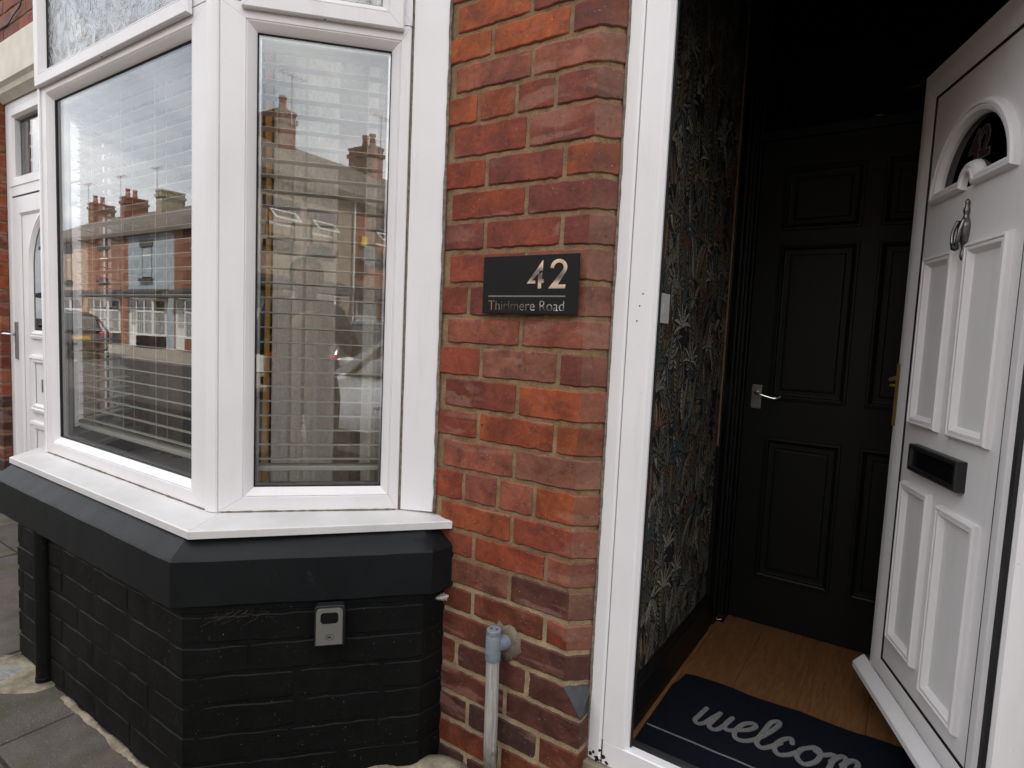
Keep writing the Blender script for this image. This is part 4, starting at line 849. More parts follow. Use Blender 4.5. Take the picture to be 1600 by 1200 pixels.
m = MB(); pts = [(NC - 0.34, 1.12), (NC + 0.34, 1.12)] + arc(NC, 1.56, 0.34, 0, 180, 24, 0.36); NP.path(m, pts, [(0, -0.016), (0.004, 0.0), (0.02, 0.002), (0.022, -0.003), (0.035, 0.0), (0.055, -0.013)]); m.build('moulding', 'upvc', ndr)
m = MB(); NP.poly(m, [(NC - 0.29, 1.17), (NC + 0.29, 1.17)] + arc(NC, 1.56, 0.29, 0, 180, 20, 0.31), -0.015, -0.0135); m.build('glazing', 'dark_glass', ndr)
for z0, z1 in ((0.66, 1.02), (0.28, 0.60)):
    m = MB(); NP.path(m, [(NC - 0.34, z0), (NC + 0.34, z0), (NC + 0.34, z1), (NC - 0.34, z1)], [(0, -0.016), (0.004, 0.006), (0.02, 0.008), (0.024, -0.002), (0.04, 0.0), (0.055, -0.013)]); m.build('moulding', 'upvc', ndr)
m = MB(); NP.box(m, NC - 0.12, NC + 0.12, 0.80, 0.88, -0.014, 0.012); m.build('letter_plate', 'zinc', ndr, bevel=0.002)
m = MB(); NP.box(m, 0.098, 0.128, 0.98, 1.22, -0.004, 0.008); hp = m.build('handle_plate', 'zinc', ndr, bevel=0.002)
m = MB(); m.tube([NP.p(0.113, 1.14, 0.006), NP.p(0.113, 1.14, 0.05), NP.p(0.08, 1.14, 0.055), NP.p(0.06, 1.142, 0.055)], 0.009, 10); m.build('lever', 'chrome', hp, smooth='all')
MB().box(-8.2, -3.555, 0.001, 0.30, 3.621, 5.5).build('wall', 'far_brick', NB); MB().box(-8.2, -5.301, 0.001, 0.30, 2.911, 3.62).build('wall', 'far_brick', NB)
rf = roof(NB, -8.2, -3.552); MB().box(-8.2, -7.6, 3.4, 4.6, 7.1, 8.6).build('chimney', 'far_brick', rf); MB().box(-8.2, -3.552, 7.7, 8.0, -0.3, 5.5).build('rear_wall', 'far_brick', NB)
MB().box(-8.2, -3.555, 1.2, 1.3, 0, 2.9).build('hall_wall', 'hall_dark', NB)
def plain_house(x0, x1, label):
    h = thing('terraced_house', label, 'house', ((x0 + x1) / 2, 0, GZ), 'houses along our side of the street')
    w = MB().box(x0 + 0.002, x1 - 0.002, 0.006, 8.0, -0.3, 5.5).build('wall', 'far_brick', h)
    wn = MB().box(x0 + 0.8, x0 + 2.1, -0.03, 0.01, 0.75, 2.2).build('window', 'far_white', h); MB().box(x0 + 0.87, x0 + 2.03, -0.034, 0.0, 0.82, 2.13).build('pane', 'car_glass', wn)
    wn = MB().box(x0 + 1.6, x0 + 2.6, -0.03, 0.01, 3.2, 4.6).build('window', 'far_white', h); MB().box(x0 + 1.67, x0 + 2.53, -0.034, 0.0, 3.27, 4.53).build('pane', 'car_glass', wn)
    MB().box(x0 + 3.2, x0 + 4.1, -0.02, 0.01, 0.0, 2.1).build('front_door', 'far_white', h)
    r_ = roof(h, x0 + 0.001, x1 - 0.001); MB().box(x0, x0 + 0.6, 3.4, 4.6, 7.1, 8.6).build('chimney', 'far_brick', r_)
for i in range(5): plain_house(-8.2 - 4.6 * (i + 1), -8.2 - 4.6 * i, 'plain brick terraced house further along our own row')
for i in range(3): plain_house(0.80 + 4.6 * i, 0.80 + 4.6 * (i + 1), 'plain brick terraced house further along our own row')

# ------------------------------------------------------------------ houses across the street
FY = -13.0
WINC = {}
def far_house(x0, x1, mat, low_mat, label, wins, open_top=False, pots=2, stack='far_brick', dish=False, spout=False, aerial=True):
    w = x1 - x0; h = thing('terraced_house', label, 'house', ((x0 + x1) / 2, FY, -0.06))
    o = MB().box(x0 + 0.001, x1 - 0.001, FY - 8, FY, -0.3, 5.28).build('wall', mat, h)
    co = MB(); co.box(x0 + 0.001, x1 - 0.001, FY, FY + 0.07, 4.98, 5.04); co.box(x0 + 0.001, x1 - 0.001, FY, FY + 0.12, 5.14, 5.25)
    n = int(w / 0.17)
    for i in range(n): co.box(x0 + (i + 0.2) * w / n, x0 + (i + 0.75) * w / n, FY, FY + 0.10, 5.04, 5.14)
    co.build('cornice', mat, h)
    MB().box(x0 + 0.001, x1 - 0.001, FY + 0.02, FY + 0.2, 5.24, 5.33).build('gutter', 'far_lintel', h)
    for (a, b, z0, z1, op) in wins:
        fr = MB(); P = Plane((x0 + a, FY), (1, 0), (0, 1)); L = b - a
        P.ring(fr, 0, L, z0, z1, [(0, -0.1), (0, 0.0), (0.055, 0.0), (0.055, -0.1)], gap=0); P.box(fr, 0.05, L - 0.05, z1 - 0.42, z1 - 0.36, -0.1, 0.002)
        if op < 2:
            pass
        wo_ = fr.build('window', 'far_white', h)
        g = MB(); P.box(g, 0.05, L - 0.05, z0 + 0.05, z1 - 0.05, -0.03, -0.02); g.build('pane', 'car_glass', wo_)
        g = MB()
        for k in range(9): P.box(g, 0.06 + (L - 0.12) * k / 9, 0.06 + (L - 0.12) * (k + 0.8) / 9, z0 + 0.06, z1 - 0.45, -0.019 - 0.001 * (k % 2), -0.012)
        if op != 3: g.build('net_curtain', 'far_net', wo_)
        if op == 1:
            s_ = MB(); Pz = z1 - 0.03; c, sn = math.cos(math.radians(48)), math.sin(math.radians(48)); hh = 0.40
            def q(u, t, d): return P.p(u, Pz - t * c + d * sn, 0.02 + t * sn + d * c)
            for (ua, ub, ta, tb) in ((0.02, L - 0.02, 0, 0.05), (0.02, L - 0.02, hh - 0.05, hh), (0.02, 0.07, 0.05, hh - 0.05), (L - 0.07, L - 0.02, 0.05, hh - 0.05)):
                v_ = [q(u, tt, d) for d in (0, 0.03) for u, tt in ((ua, ta), (ub, ta), (ub, tb), (ua, tb))]
                s_.add(v_, [(0, 3, 2, 1), (4, 5, 6, 7), (0, 1, 5, 4), (1, 2, 6, 5), (2, 3, 7, 6), (3, 0, 4, 7)])
            s_.build('opening_sash', 'far_white', wo_)
        MB().box(x0 + a - 0.14, x0 + b + 0.14, FY, FY + 0.05, z1 + 0.02, z1 + 0.30).build('lintel', 'far_lintel', h); MB().box(x0 + a - 0.12, x0 + b + 0.12, FY, FY + 0.12, z0 - 0.17, z0 - 0.01).build('sill', 'far_lintel', h)
    # ground floor: door, bay, canopy
    dx = x0 + 0.18
    d = MB(); d.box(dx, dx + 0.9, FY, FY + 0.03, -0.02, 2.16); d = d.build('front_door', 'far_white', h)
    MB().box(dx + 0.10, dx + 0.80, FY + 0.03, FY + 0.045, 1.70, 2.08).build('fanlight_pane', 'car_glass', d); MB().box(dx + 0.22, dx + 0.68, FY + 0.03, FY + 0.045, 0.95, 1.55).build('glazing', 'far_net', d)
    bx0, bx1 = x0 + 1.32, x0 + min(w - 0.35, 3.55)
    MB().prism([(bx0, FY), (bx0 + 0.35, FY + 0.42), (bx1 - 0.35, FY + 0.42), (bx1, FY)], -0.3, 0.48).build('bay_plinth', low_mat, h)
    b_ = MB(); 
    sides = [((bx0, FY), (bx0 + 0.35, FY + 0.42)), ((bx0 + 0.35, FY + 0.42), (bx1 - 0.35, FY + 0.42)), ((bx1 - 0.35, FY + 0.42), (bx1, FY))]
    gl = MB()
    nt_ = MB()
    for a, b in sides:
        e = (b[0] - a[0], b[1] - a[1]); L = math.hypot(*e); P = Plane(a, e, (-e[1], e[0]))
        P.ring(b_, 0, L, 0.5, 2.14, [(0, -0.08), (0, 0), (0.07, 0), (0.07, -0.08)], gap=0); P.box(b_, 0.06, L - 0.06, 1.55, 1.63, -0.08, 0.002)
        if L > 0.9: P.box(b_, L / 2 - 0.04, L / 2 + 0.04, 0.56, 2.08, -0.08, 0.003)
        P.box(gl, 0.06, L - 0.06, 0.56, 2.08, -0.04, -0.03)
        for k in range(8): P.box(nt_, 0.07 + (L - 0.14) * k / 8, 0.07 + (L - 0.14) * (k + 0.7) / 8, 0.57, 1.55, -0.029, -0.02)
    b_ = b_.build('bay_window', 'far_white', h); gl.build('pane', 'car_glass', b_); nt_.build('net_curtain', 'far_net', b_)
    MB().box(bx0 - 0.05, bx1 + 0.05, FY, FY + 0.5, 2.15, 2.19).build('bay_soffit', 'far_white', h)
    cn = MB(); a = [(FY, 2.62), (FY + 0.56, 2.46), (FY + 0.56, 2.24), (FY, 2.19)]
    cn.add([(x0 + 0.08, y, z) for y, z in a] + [(bx1 + 0.2, y, z) for y, z in a], [(0, 1, 2, 3), (7, 6, 5, 4)] + [(i, (i + 1) % 4, 4 + (i + 1) % 4, 4 + i) for i in range(4)]); cn.build('canopy', 'far_lintel', h)
    r_ = roof(h, x0 + 0.001, x1 - 0.001, -1, FY, 5.3)
    ch = MB(); ch.box(x0 - 0.1, x0 + 0.5, FY - 4.7, FY - 3.4, 7.0, 8.35); ch.box(x0 - 0.16, x0 + 0.56, FY - 4.76, FY - 3.34, 8.05, 8.2); ch.box(x0 - 0.13, x0 + 0.53, FY - 4.73, FY - 3.37, 8.35, 8.45)
    ch = ch.build('chimney', stack, r_)
    for k in range(pots): m = MB(); m.lathe([(0.14, 8.45), (0.11, 8.85), (0.14, 8.88), (0.13, 8.95)], (x0 + 0.2, FY - 3.7 - 0.4 * k, 0), 12); m.build('chimney_pot', 'clay', r_, smooth=True)
    if aerial:
        m = MB(); ax, ay = x0 + 0.25, FY - 3.3; m.tube([(ax, ay, 8.0), (ax, ay, 9.6)], 0.02, 6); m.tube([(ax - 0.5, ay, 9.55), (ax + 0.6, ay, 9.6)], 0.012, 6)
        for k in range(6): m.tube([(ax - 0.45 + 0.18 * k, ay - 0.2, 9.56), (ax - 0.45 + 0.18 * k, ay + 0.2, 9.56)], 0.008, 5)
        m.build('aerial', 'alu', r_)
    if spout:
        m = MB(); m.tube([(x0 + 0.02, FY + 0.1, 5.24), (x0 + 0.02, FY + 0.06, 4.9), (x0 + 0.02, FY + 0.06, 0.0)], 0.04, 8); m.build('downpipe', 'far_white', h)
    if dish:
        m = MB(); m.lathe([(0.05, 0.0), (0.2, 0.03), (0.32, 0.10), (0.33, 0.11)], (x0 + 0.45, FY + 0.2, 3.55), 16, 'y'); m.tube([(x0 + 0.45, FY, 3.4), (x0 + 0.45, FY + 0.25, 3.5)], 0.02, 6); m.build('satellite_dish', 'pewter', h)
        MB().box(x0 + 0.3, x0 + 0.55, FY, FY + 0.1, 3.85, 4.15).build('alarm_box', 'plate_yellow', h)
    return h
W1 = [(1.35, 2.28, 3.12, 4.55, 0)]
def lab(c, tail): return c + ' house opposite, ' + tail
far_house(-44.4, -40.0, 'far_brick', 'far_brick_black', lab('far brick', 'last of the row reflected in the front pane'), W1)
far_house(-40.0, -35.69, 'render_pink', 'far_brick_black', lab('pink rendered', 'with dark lintels'), [(1.55, 2.35, 3.09, 4.6, 0)], stack='far_brick', dish=False)
far_house(-35.69, -31.29, 'far_brick_b', 'far_brick_black', lab('orange brick', 'between the pink and the blue house'), W1, stack='stone_stack', pots=0)
far_house(-31.29, -27.04, 'render_blue', 'far_brick_black', lab('pale blue rendered', 'seen mirrored in the front pane'), W1, pots=2)
far_house(-27.04, -22.87, 'far_brick', 'far_brick', lab('red brick', 'next to the pale blue one'), [(1.9, 2.8, 3.1, 4.5, 1)], pots=0)
cs = [('far_brick_b', 'brick'), ('render_cream', 'cream rendered'), ('far_brick', 'brick'), ('pebble_dash', 'grey rendered'), ('far_brick_b', 'brick'), ('far_brick', 'brick'), ('render_cream', 'cream rendered')]
xs = [-22.87 + 4.17 * i for i in range(8)]; xs[-1] = 6.32
for i in range(7):
    hh_ = far_house(xs[i], xs[i + 1], cs[i][0], 'far_brick', lab(cs[i][1], 'in the middle of the opposite row'), W1, aerial=i % 2 == 0); hh_['group'] = 'houses in the middle of the opposite row'
far_house(6.32, 10.49, 'pebble_dash', 'pebble_dash', lab('beige pebble-dashed', 'with two open top windows, mirrored in the angled pane'), [(1.18, 2.06, 3.54, 4.38, 1), (2.60, 3.41, 3.54, 4.32, 1)], pots=1)
far_house(10.49, 14.66, 'far_brick_b', 'far_brick', lab('orange brick', 'with white downpipe and satellite dish'), [(0.95, 1.95, 3.55, 4.40, 1)], dish=True, spout=True, pots=1)
far_house(14.66, 18.83, 'far_brick', 'far_brick', lab('red brick', 'beyond the one with the satellite dish'), W1)
far_house(18.83, 23.0, 'render_cream', 'far_brick', lab('cream rendered', 'at the right end of the opposite row'), W1)

# ------------------------------------------------------------------ cars
def car(loc, rz, paint, label, group=None, suv=True, plate=True):
    t = thing('parked_car', label, 'car', (0, 0, 0), group)
    L, W = (4.35, 1.82); z0 = 0.22; hb = 0.98 if suv else 0.92; ht = 1.58 if suv else 1.50
    # stations along the length: x, half width, sill, waist
    st = [(-2.17, .60, .45, .62), (-2.10, .78, .30, .80), (-1.9, .88, .24, .93), (-1.3, .91, .22, hb), (0.0, .91, .22, hb - .01), (0.9, .90, .22, hb - .03), (1.5, .88, .24, hb - .10), (1.95, .82, .27, hb - .20), (2.12, .70, .32, hb - .30), (2.18, .52, .42, hb - .42)]
    st = [(-x, w, a, b) for x, w, a, b in st][::-1] if False else st
    m = MB(); n = 10; v = []
    for x, w, a, b in st:
        s = [(-w * .92, a), (-w, a + .12), (-w, b - .16), (-w * .96, b - .03), (-w * .80, b), (w * .80, b), (w * .96, b - .03), (w, b - .16), (w, a + .12), (w * .92, a)]
        v += [(x, y, z) for y, z in s]
    m.add(v, [(i * n + j, i * n + (j + 1) % n, (i + 1) * n + (j + 1) % n, (i + 1) * n + j) for i in range(len(st) - 1) for j in range(n)] + [tuple(range(n)), tuple(range(len(v) - 1, len(v) - n - 1, -1))])
    body = m.build('body', paint, t, smooth='all')
    gs = [(-2.02, .70, hb - .02), (-1.62, .66, ht - .10), (-1.2, .64, ht - .02), (-0.3, .64, ht), (0.35, .63, ht - .04), (1.25, .70, hb - .03)]
    def cabin(shr, dz, name, mat, xs_):
        m = MB(); v = []
        for x, w, z in gs:
            v += [(x * xs_, -.84 + shr, hb - .04), (x * xs_, -w + shr * .6, z - .05 + dz), (x * xs_, -w + .10, z + dz), (x * xs_, w - .10, z + dz), (x * xs_, w - shr * .6, z - .05 + dz), (x * xs_, .84 - shr, hb - .04)]
        m.add(v, [(i * 6 + j, i * 6 + j + 1, (i + 1) * 6 + j + 1, (i + 1) * 6 + j) for i in range(5) for j in range(5)]); return m.build(name, mat, t, smooth='all')
    cabin(0.0, 0.0, 'windows', 'car_glass', 1.0)
    m = MB(); v = []
    for x, w, z in gs[1:5]: v += [(x, -w - .01, z - .045), (x, -w + .08, z + .012), (x, w - .08, z + .012), (x, w + .01, z - .045)]
    m.add(v, [(i * 4 + j, i * 4 + j + 1, (i + 1) * 4 + j + 1, (i + 1) * 4 + j) for i in range(3) for j in range(3)]); m.build('roof', paint, t, smooth='all')
    for s in (-1, 1):
        m = MB()
        for a, b, q in ((0, 1, .05), (3, 3, .05), (4, 5, .05)):
            xa, wa, za = gs[a]; xb, wb, zb = gs[b]; m.tube([(xa if a != b else xa - .1, s * .845, hb - .03), (xb, s * (wb + .005), zb - .05)], q * 0.7, 6)
        m.build('pillar', paint, t)
        for x in (-1.35, 1.33):
            m = MB(); m.lathe([(0.20, -.10), (0.31, -.11), (0.335, -.08), (0.335, .08), (0.31, .11), (0.20, .10)], (x, s * .80, 0.335), 24, 'y'); wl = m.build('wheel', 'tyre', t, smooth=True)
            m = MB(); m.lathe([(0.205, -.105), (0.19, -.112), (0.05, -.10), (0.05, .10), (0.19, .112), (0.205, .105)], (x, s * .80, 0.335), 16, 'y'); m.build('rim', 'alu', wl)
        m = MB(); m.tube([(-2.03, s * .60, .86), (-1.98, s * .86, .88), (-1.75, s * .915, .90)], [.05, .075, .03], 8); m.build('tail_light', 'tail_red', t, smooth='all')
        m = MB(); m.tube([(2.02, s * .58, .70), (1.92, s * .80, .73), (1.7, s * .875, .76)], [.04, .06, .03], 8); m.build('headlight', 'chrome', t, smooth='all')
        m = MB(); m.lathe([(0.02, -.12), (.07, -.09), (.08, 0), (.07, .09), (.02, .12)], (0.88, s * 1.0, 1.02), 12, 'y'); m.build('wing_mirror', paint, t, smooth='all')
    MB().box(-2.20, -2.165, -.26, .26, .66, .78).build('number_plate', 'plate_yellow', t); MB().box(2.16, 2.195, -.26, .26, .40, .52).build('number_plate', 'far_white', t)
    MB().box(-2.17, -1.9, -.80, .80, .28, .44).build('bumper', 'black_plastic', t, bevel=0.03)
    t.location = loc; t.rotation_euler = (0, 0, rz); OFFS.pop(t.name, None); return t
car((-24.9, -7.85, -0.17), math.radians(180), 'car_black', 'black parked estate car mirrored in the front pane')
car((3.2, -3.2, -0.17), math.radians(180), 'car_white', 'white parked car standing at the near kerb behind the photographer', suv=True)
car((6.6, -8.1, -0.17), 0, 'car_blue', 'dark blue parked car outside the pebble-dashed house')

# ------------------------------------------------------------------ person taking the picture, seen only as a reflection
def person(loc):
    t = thing('person', 'person in a grey jacket and jeans standing with both hands raised to a camera', 'person', loc)
    J = {'pel': (0, 0, .86), 'sp': (0, -.01, 1.03), 'ch': (0, 0, 1.24), 'nk': (0, .02, 1.38), 'hd': (0, .06, 1.46), 'ht': (0, .05, 1.56)}
    v = []; e = []; r = []; ix = {}
    def A(k, p, rad, par=None):
        ix[k] = len(v); v.append(p); r.append(rad)
        if par: e.append((ix[par], ix[k]))
    A('pel', (0, 0, .86), (.16, .12)); A('sp', (0, -.01, 1.02), (.145, .105), 'pel'); A('ch', (0, 0, 1.22), (.17, .115), 'sp'); A('nk', (0, .02, 1.36), (.055, .055), 'ch'); A('h1', (0, .045, 1.42), (.075, .085), 'nk'); A('h2', (0, .055, 1.50), (.08, .098), 'h1'); A('h3', (0, .045, 1.57), (.05, .06), 'h2')
    for s, n_ in ((-1, 'l'), (1, 'r')):
        A('sh' + n_, (s * .19, 0, 1.28), (.07, .07), 'ch'); A('el' + n_, (s * .27, .12, 1.06), (.048, .048), 'sh' + n_); A('wr' + n_, (s * .09, .25, 1.20), (.032, .032), 'el' + n_); A('ha' + n_, (s * .055, .29, 1.24), (.035, .042), 'wr' + n_)
        A('hp' + n_, (s * .095, 0, .80), (.10, .10), 'pel'); A('kn' + n_, (s * .11, .03, .46), (.065, .065), 'hp' + n_); A('an' + n_, (s * .12, -.01, .09), (.045, .045), 'kn' + n_); A('to' + n_, (s * .13, .16, .04), (.04, .035), 'an' + n_)
    me = bpy.data.meshes.new('body'); me.from_pydata(v, e, []); me.materials.append(MAT['jacket']); b = bpy.data.objects.new('body', me); COL.objects.link(b); b.parent = t
    sk = b.modifiers.new('skin', 'SKIN'); sk.use_smooth_shade = True
    for i, s in enumerate(me.skin_vertices[0].data): s.radius = r[i]; s.use_root = (i == 0)
    sb = b.modifiers.new('sub', 'SUBSURF'); sb.levels = 2; sb.render_levels = 2
    OFFS.pop(t.name, None)
    m = MB()
    m.lathe([(0.005, .595), (.055, .59), (.09, .55), (.098, .50), (.092, .45), (.06, .44)], (0, .035, 1.005), 18); m.build('hair', 'hair', t, smooth='all')
    m = MB()
    for i in range(11):
        pass
    m.lathe([(0.01, 1.405), (.05, 1.41), (.075, 1.46), (.08, 1.50), (.07, 1.55), (.02, 1.57)], (0, .075, 0), 18); m.lathe([(.004, 1.46), (.014, 1.468), (.006, 1.50)], (0, .155, 0), 8)
    for s in (-1, 1): m.lathe([(.004, 1.455), (.016, 1.475), (.004, 1.51)], (s * .083, .05, 0), 8); m.lathe([(.003, 1.497), (.011, 1.503), (.003, 1.51)], (s * .032, .142, 0), 8)
    m.lathe([(.01, 1.432), (.022, 1.436), (.01, 1.440)], (0, .132, 0), 8); m.build('face', 'skin', t, smooth='all')
    for s in (-1, 1):
        m = MB(); m.tube([(s * .095, .24, 1.19), (s * .07, .28, 1.235), (s * .06, .30, 1.26)], [.034, .042, .03], 10)
        for k in range(4): m.tube([(s * .06, .29, 1.215 + .02 * k), (s * .04, .325, 1.22 + .02 * k), (s * .012, .33, 1.222 + .02 * k)], [.0095, .009, .0075], 7)
        m.tube([(s * .075, .265, 1.225), (s * .05, .275, 1.255), (s * .03, .28, 1.262)], [.011, .010, .008], 7); m.build('hand', 'skin', t, smooth='all')
        m = MB(); m.tube([(s * .08, 0, .88), (s * .105, .005, .78), (s * .112, .03, .47), (s * .12, -.005, .10)], [.12, .112, .085, .07], 14); m.build('trouser_leg', 'jeans', t, smooth='all')
    return t
pp = person((-0.16, -1.92, GZ + 0.01)); pp.rotation_euler = (0, 0, math.radians(28)); pp.scale = (1.08, 1.08, 1.09)

# ------------------------------------------------------------------ things on and by the wall
SG = Plane((-1.0195, 0.0), (1, 0), (0, -1)); SGU0, SGU1, SGZ0, SGZ1 = 0.0, 0.302, 1.3385, 1.4955
sg = thing('house_sign', 'black house sign with mirrored lettering 42 Thirlmere Road on the brick pier', 'sign', (-0.87, 0, 1.34))
m = MB(); SG.box(m, SGU0, SGU1, SGZ0, SGZ1, 0.012, 0.0165); m.build('plate', 'sign_black', sg, bevel=0.0015)
m = MB(); SG.box(m, 0.03, 0.05, 1.36, 1.48, -0.002, 0.0118); SG.box(m, 0.25, 0.27, 1.36, 1.48, -0.002, 0.0118); m.build('standoff', 'black_plastic', sg)
w0, w1 = 0.0160, 0.01685
def sgp(px, py): return ((px - 400) / 742 * 0.302, 1.4955 - (py - 196) / 466 * 0.157)   # sign coordinates from its own layout grid
S4 = [[(760, 420), (876, 240), (880, 240), (880, 322), (853, 322), (853, 352), (838, 352), (800, 397), (826, 397), (826, 420)], [(846, 388), (846, 362), (876, 330), (876, 388), (890, 388), (890, 415), (872, 415), (872, 460), (846, 460)]]
m = MB()
for pl_ in S4: SG.poly(m, [sgp(*p) for p in pl_], w0, w1)
m.build('digit_four', 'mirror_metal', sg)
m = MB(); outer = arc(997, 298, 60, 180, 360, 20); 
o2 = [(935, 303)] + [(997 + 61 * math.cos(math.radians(a)), 300 - 65 * math.sin(math.radians(a))) for a in range(172, -31, -8)] + [(995, 430), (1052, 430), (1048, 460), (925, 460), (1014, 335)] + [(997 + 35 * math.cos(math.radians(a)), 300 - 38 * math.sin(math.radians(a))) for a in range(-30, 173, 8)] + [(962, 305)]
SG.poly(m, [sgp(*p) for p in o2], w0, w1); m.build('digit_two', 'mirror_metal', sg)
m = MB(); a, b = sgp(450, 514), sgp(1054, 526); SG.box(m, a[0], b[0], b[1], a[1], w0, w1); m.build('rule', 'mirror_metal', sg)
m = MB(); a = sgp(452, 634); SG.text(m, 'Thirlmere Road', a[0], a[1], 0.0395, w0, w1, stretch=0.965, offset=-0.0004); m.build('lettering', 'mirror_metal', sg)
# key safe
kA, kB = (-1.139, -0.088), (-1.578, -0.566); e = (kA[0] - kB[0], kA[1] - kB[1]); KS = Plane((-1.3315, -0.3185), e, (e[1], -e[0]))
ks = thing('key_safe', 'small black key safe with grey shield front fixed under the ledge', 'key safe', KS.p(0.036, 0.39))
def rr(u0, u1, z0, z1, rt, rb, n=6): return [(u0 + rb, z0)] + [(u1 - rb, z0)] + arc(u1 - rb, z0 + rb, rb, -90, 0, n)[1:] + arc(u1 - rt, z1 - rt, rt, 0, 90, n) + arc(u0 + rt, z1 - rt, rt, 90, 180, n) + arc(u0 + rb, z0 + rb, rb, 180, 270, n)[:-1]
m = MB(); KS.poly(m, rr(-0.004, 0.078, 0.389, 0.506, 0.012, 0.004), -0.002, 0.026); m.build('case', 'black_plastic', ks, bevel=0.002)
m = MB(); out = rr(0.001, 0.072, 0.3955, 0.4995, 0.011, 0.001); inn = rr(0.0125, 0.0605, 0.4545, 0.4885, 0.009, 0.011)
n = len(out); m.add([KS.p(*p, 0.0262) for p in out] + [KS.p(*p, 0.0315) for p in out] + [KS.p(*p, 0.0315) for p in inn] + [KS.p(*p, 0.0262) for p in inn], [(j * n + i, j * n + (i + 1) % n, (j + 1) * n + (i + 1) % n, (j + 1) * n + i) for j in range(3) for i in range(n)]); m.build('shield', 'shield_grey', ks)
m = MB(); KS.poly(m, inn, 0.0262, 0.0275); m.build('dial_window', 'smoke_plastic', ks)
m = MB(); hx = [(0.0375 + 0.0125 * a, 0.4175 + 0.0105 * b) for a, b in ((-.9, -.5), (0, -.85), (.9, -.5), (.9, .5), (0, .85), (-.9, .5))]; stroke(m, KS, hx + [hx[0]], 0.0009, 0.0314, 0.0318); KS.text(m, 'S&L', 0.0375, 0.4147, 0.0078, 0.0314, 0.0319, 'CENTER', offset=0.0003); m.build('emblem', 'ink', ks)
# overflow pipe
wpz = thing('waste_pipe', 'weathered grey plastic waste pipe with cap fitting at the foot of the brick pier', 'pipe', (-0.917, -0.04, GZ))
m = MB(); m.tube([(-0.906, -0.04, GZ - 0.02), (-0.910, -0.04, 0.15), (-0.914, -0.04, 0.372)], 0.0193, 20); m.build('pipe', 'old_pipe', wpz, smooth=True)
m = MB(); m.lathe([(0.0215, 0.362), (0.0222, 0.366), (0.0222, 0.432), (0.0208, 0.436), (0.0212, 0.438), (0.0212, 0.450), (0.0195, 0.4525)], (-0.914, -0.04, 0), 24)
m.tube([(-0.906, -0.036, 0.410), (-0.899, -0.010, 0.405), (-0.898, 0.01, 0.405)], [0.021, 0.0215, 0.0215], 16); ft = m.build('fitting', 'grey_plastic', wpz, smooth=True)
for dx, dy in ((-0.007, -0.003), (0.008, 0.002)): m = MB(); m.lathe([(0.0036, 0.4524), (0.0034, 0.4531)], (-0.914 + dx, -0.04 + dy, 0), 10); m.build('screw_hole', 'gasket', ft)
m = MB(); m.box(-0.924, -0.916, -0.0630, -0.0610, 0.385, 0.425); m.build('rib', 'grey_plastic', ft, bevel=0.0008)
# black downpipe
dp = thing('downpipe', 'black painted downpipe running from under the ledge to the pavement', 'pipe', (-2.52, -0.572, GZ))
m = MB(); m.tube([(-2.52, -0.572, GZ - 0.01), (-2.52, -0.572, 0.52)], 0.027, 20); m.build('pipe', 'black_paint', dp, smooth=True)
m = MB(); m.lathe([(0.029, 0.0), (0.029, 0.004), (0.029, 0.02), (0.0275, 0.023)], (-2.52, -0.572, GZ), 20); m.build('collar', 'black_paint', dp, smooth=True)
# drain grate
dg_ = thing('drain_grate', 'small blue-grey plastic drain grate set in cement by the downpipe', 'drain', (-2.68, -0.66, GZ))
m = MB(); c, s = math.cos(0.35), math.sin(0.35); f = lambda a, b: (-2.70 + a * c - b * s, -0.668 + a * s + b * c)
for i in range(7): m.prism([f(-0.07, -0.07 + i * 0.021), f(0.07, -0.07 + i * 0.021), f(0.07, -0.058 + i * 0.021), f(-0.07, -0.058 + i * 0.021)], GZ - 0.004, GZ + 0.008)
m.build('bar', 'grey_plastic', dg_, bevel=0.001)
m = MB(); m.prism([f(-0.075, -0.075), f(0.075, -0.075), f(0.075, 0.075), f(-0.075, 0.075)], GZ - 0.02, GZ + 0.0035); m.build('tray', 'gasket', dg_)
# cement at the foot of the walls
def cement(name, pts, h, lbl):
    m = MB(); n = len(pts); cx = sum(p[0] for p in pts) / n; cy = sum(p[1] for p in pts) / n
    lv = [(1.0, GZ - 0.01), (0.97, GZ + 0.004), (0.6, GZ + h)]
    v = [(cx + (x - cx) * k, cy + (y - cy) * k, z + random.uniform(-.002, .003)) for k, z in lv for x, y in pts] + [(cx, cy, GZ + h * 1.1)]
    m.add(v, [(j * n + i, j * n + (i + 1) % n, (j + 1) * n + (i + 1) % n, (j + 1) * n + i) for j in range(2) for i in range(n)] + [(2 * n + i, 2 * n + (i + 1) % n, 3 * n) for i in range(n)]); o = m.build(name, 'cement', pv, smooth='all'); return o
cement('cement_patch', [(-2.45, -0.55), (-2.46, -0.62), (-2.50, -0.66), (-2.56, -0.70), (-2.62, -0.76), (-2.78, -0.78), (-2.90, -0.72), (-2.86, -0.62), (-2.76, -0.55), (-2.6, -0.52)], 0.006, '')
fl = MB()
def fillet(path, r, name):
    m = MB(); pts = []
    for a, b in zip(path, path[1:]):
        n = max(1, int(math.hypot(b[0] - a[0], b[1] - a[1]) / 0.015)); pts += [(a[0] + (b[0] - a[0]) * i / n, a[1] + (b[1] - a[1]) * i / n, GZ - r * 0.25) for i in range(n)]
    m.tube([(x + random.uniform(-.003, .003), y + random.uniform(-.003, .003), z) for x, y, z in pts], [max(0.003, r * (1 + 0.9 * noise.noise((x * 9, y * 9, 3)))) for x, y, z in pts], 8); m.build(name, 'cement', pv, smooth='all')
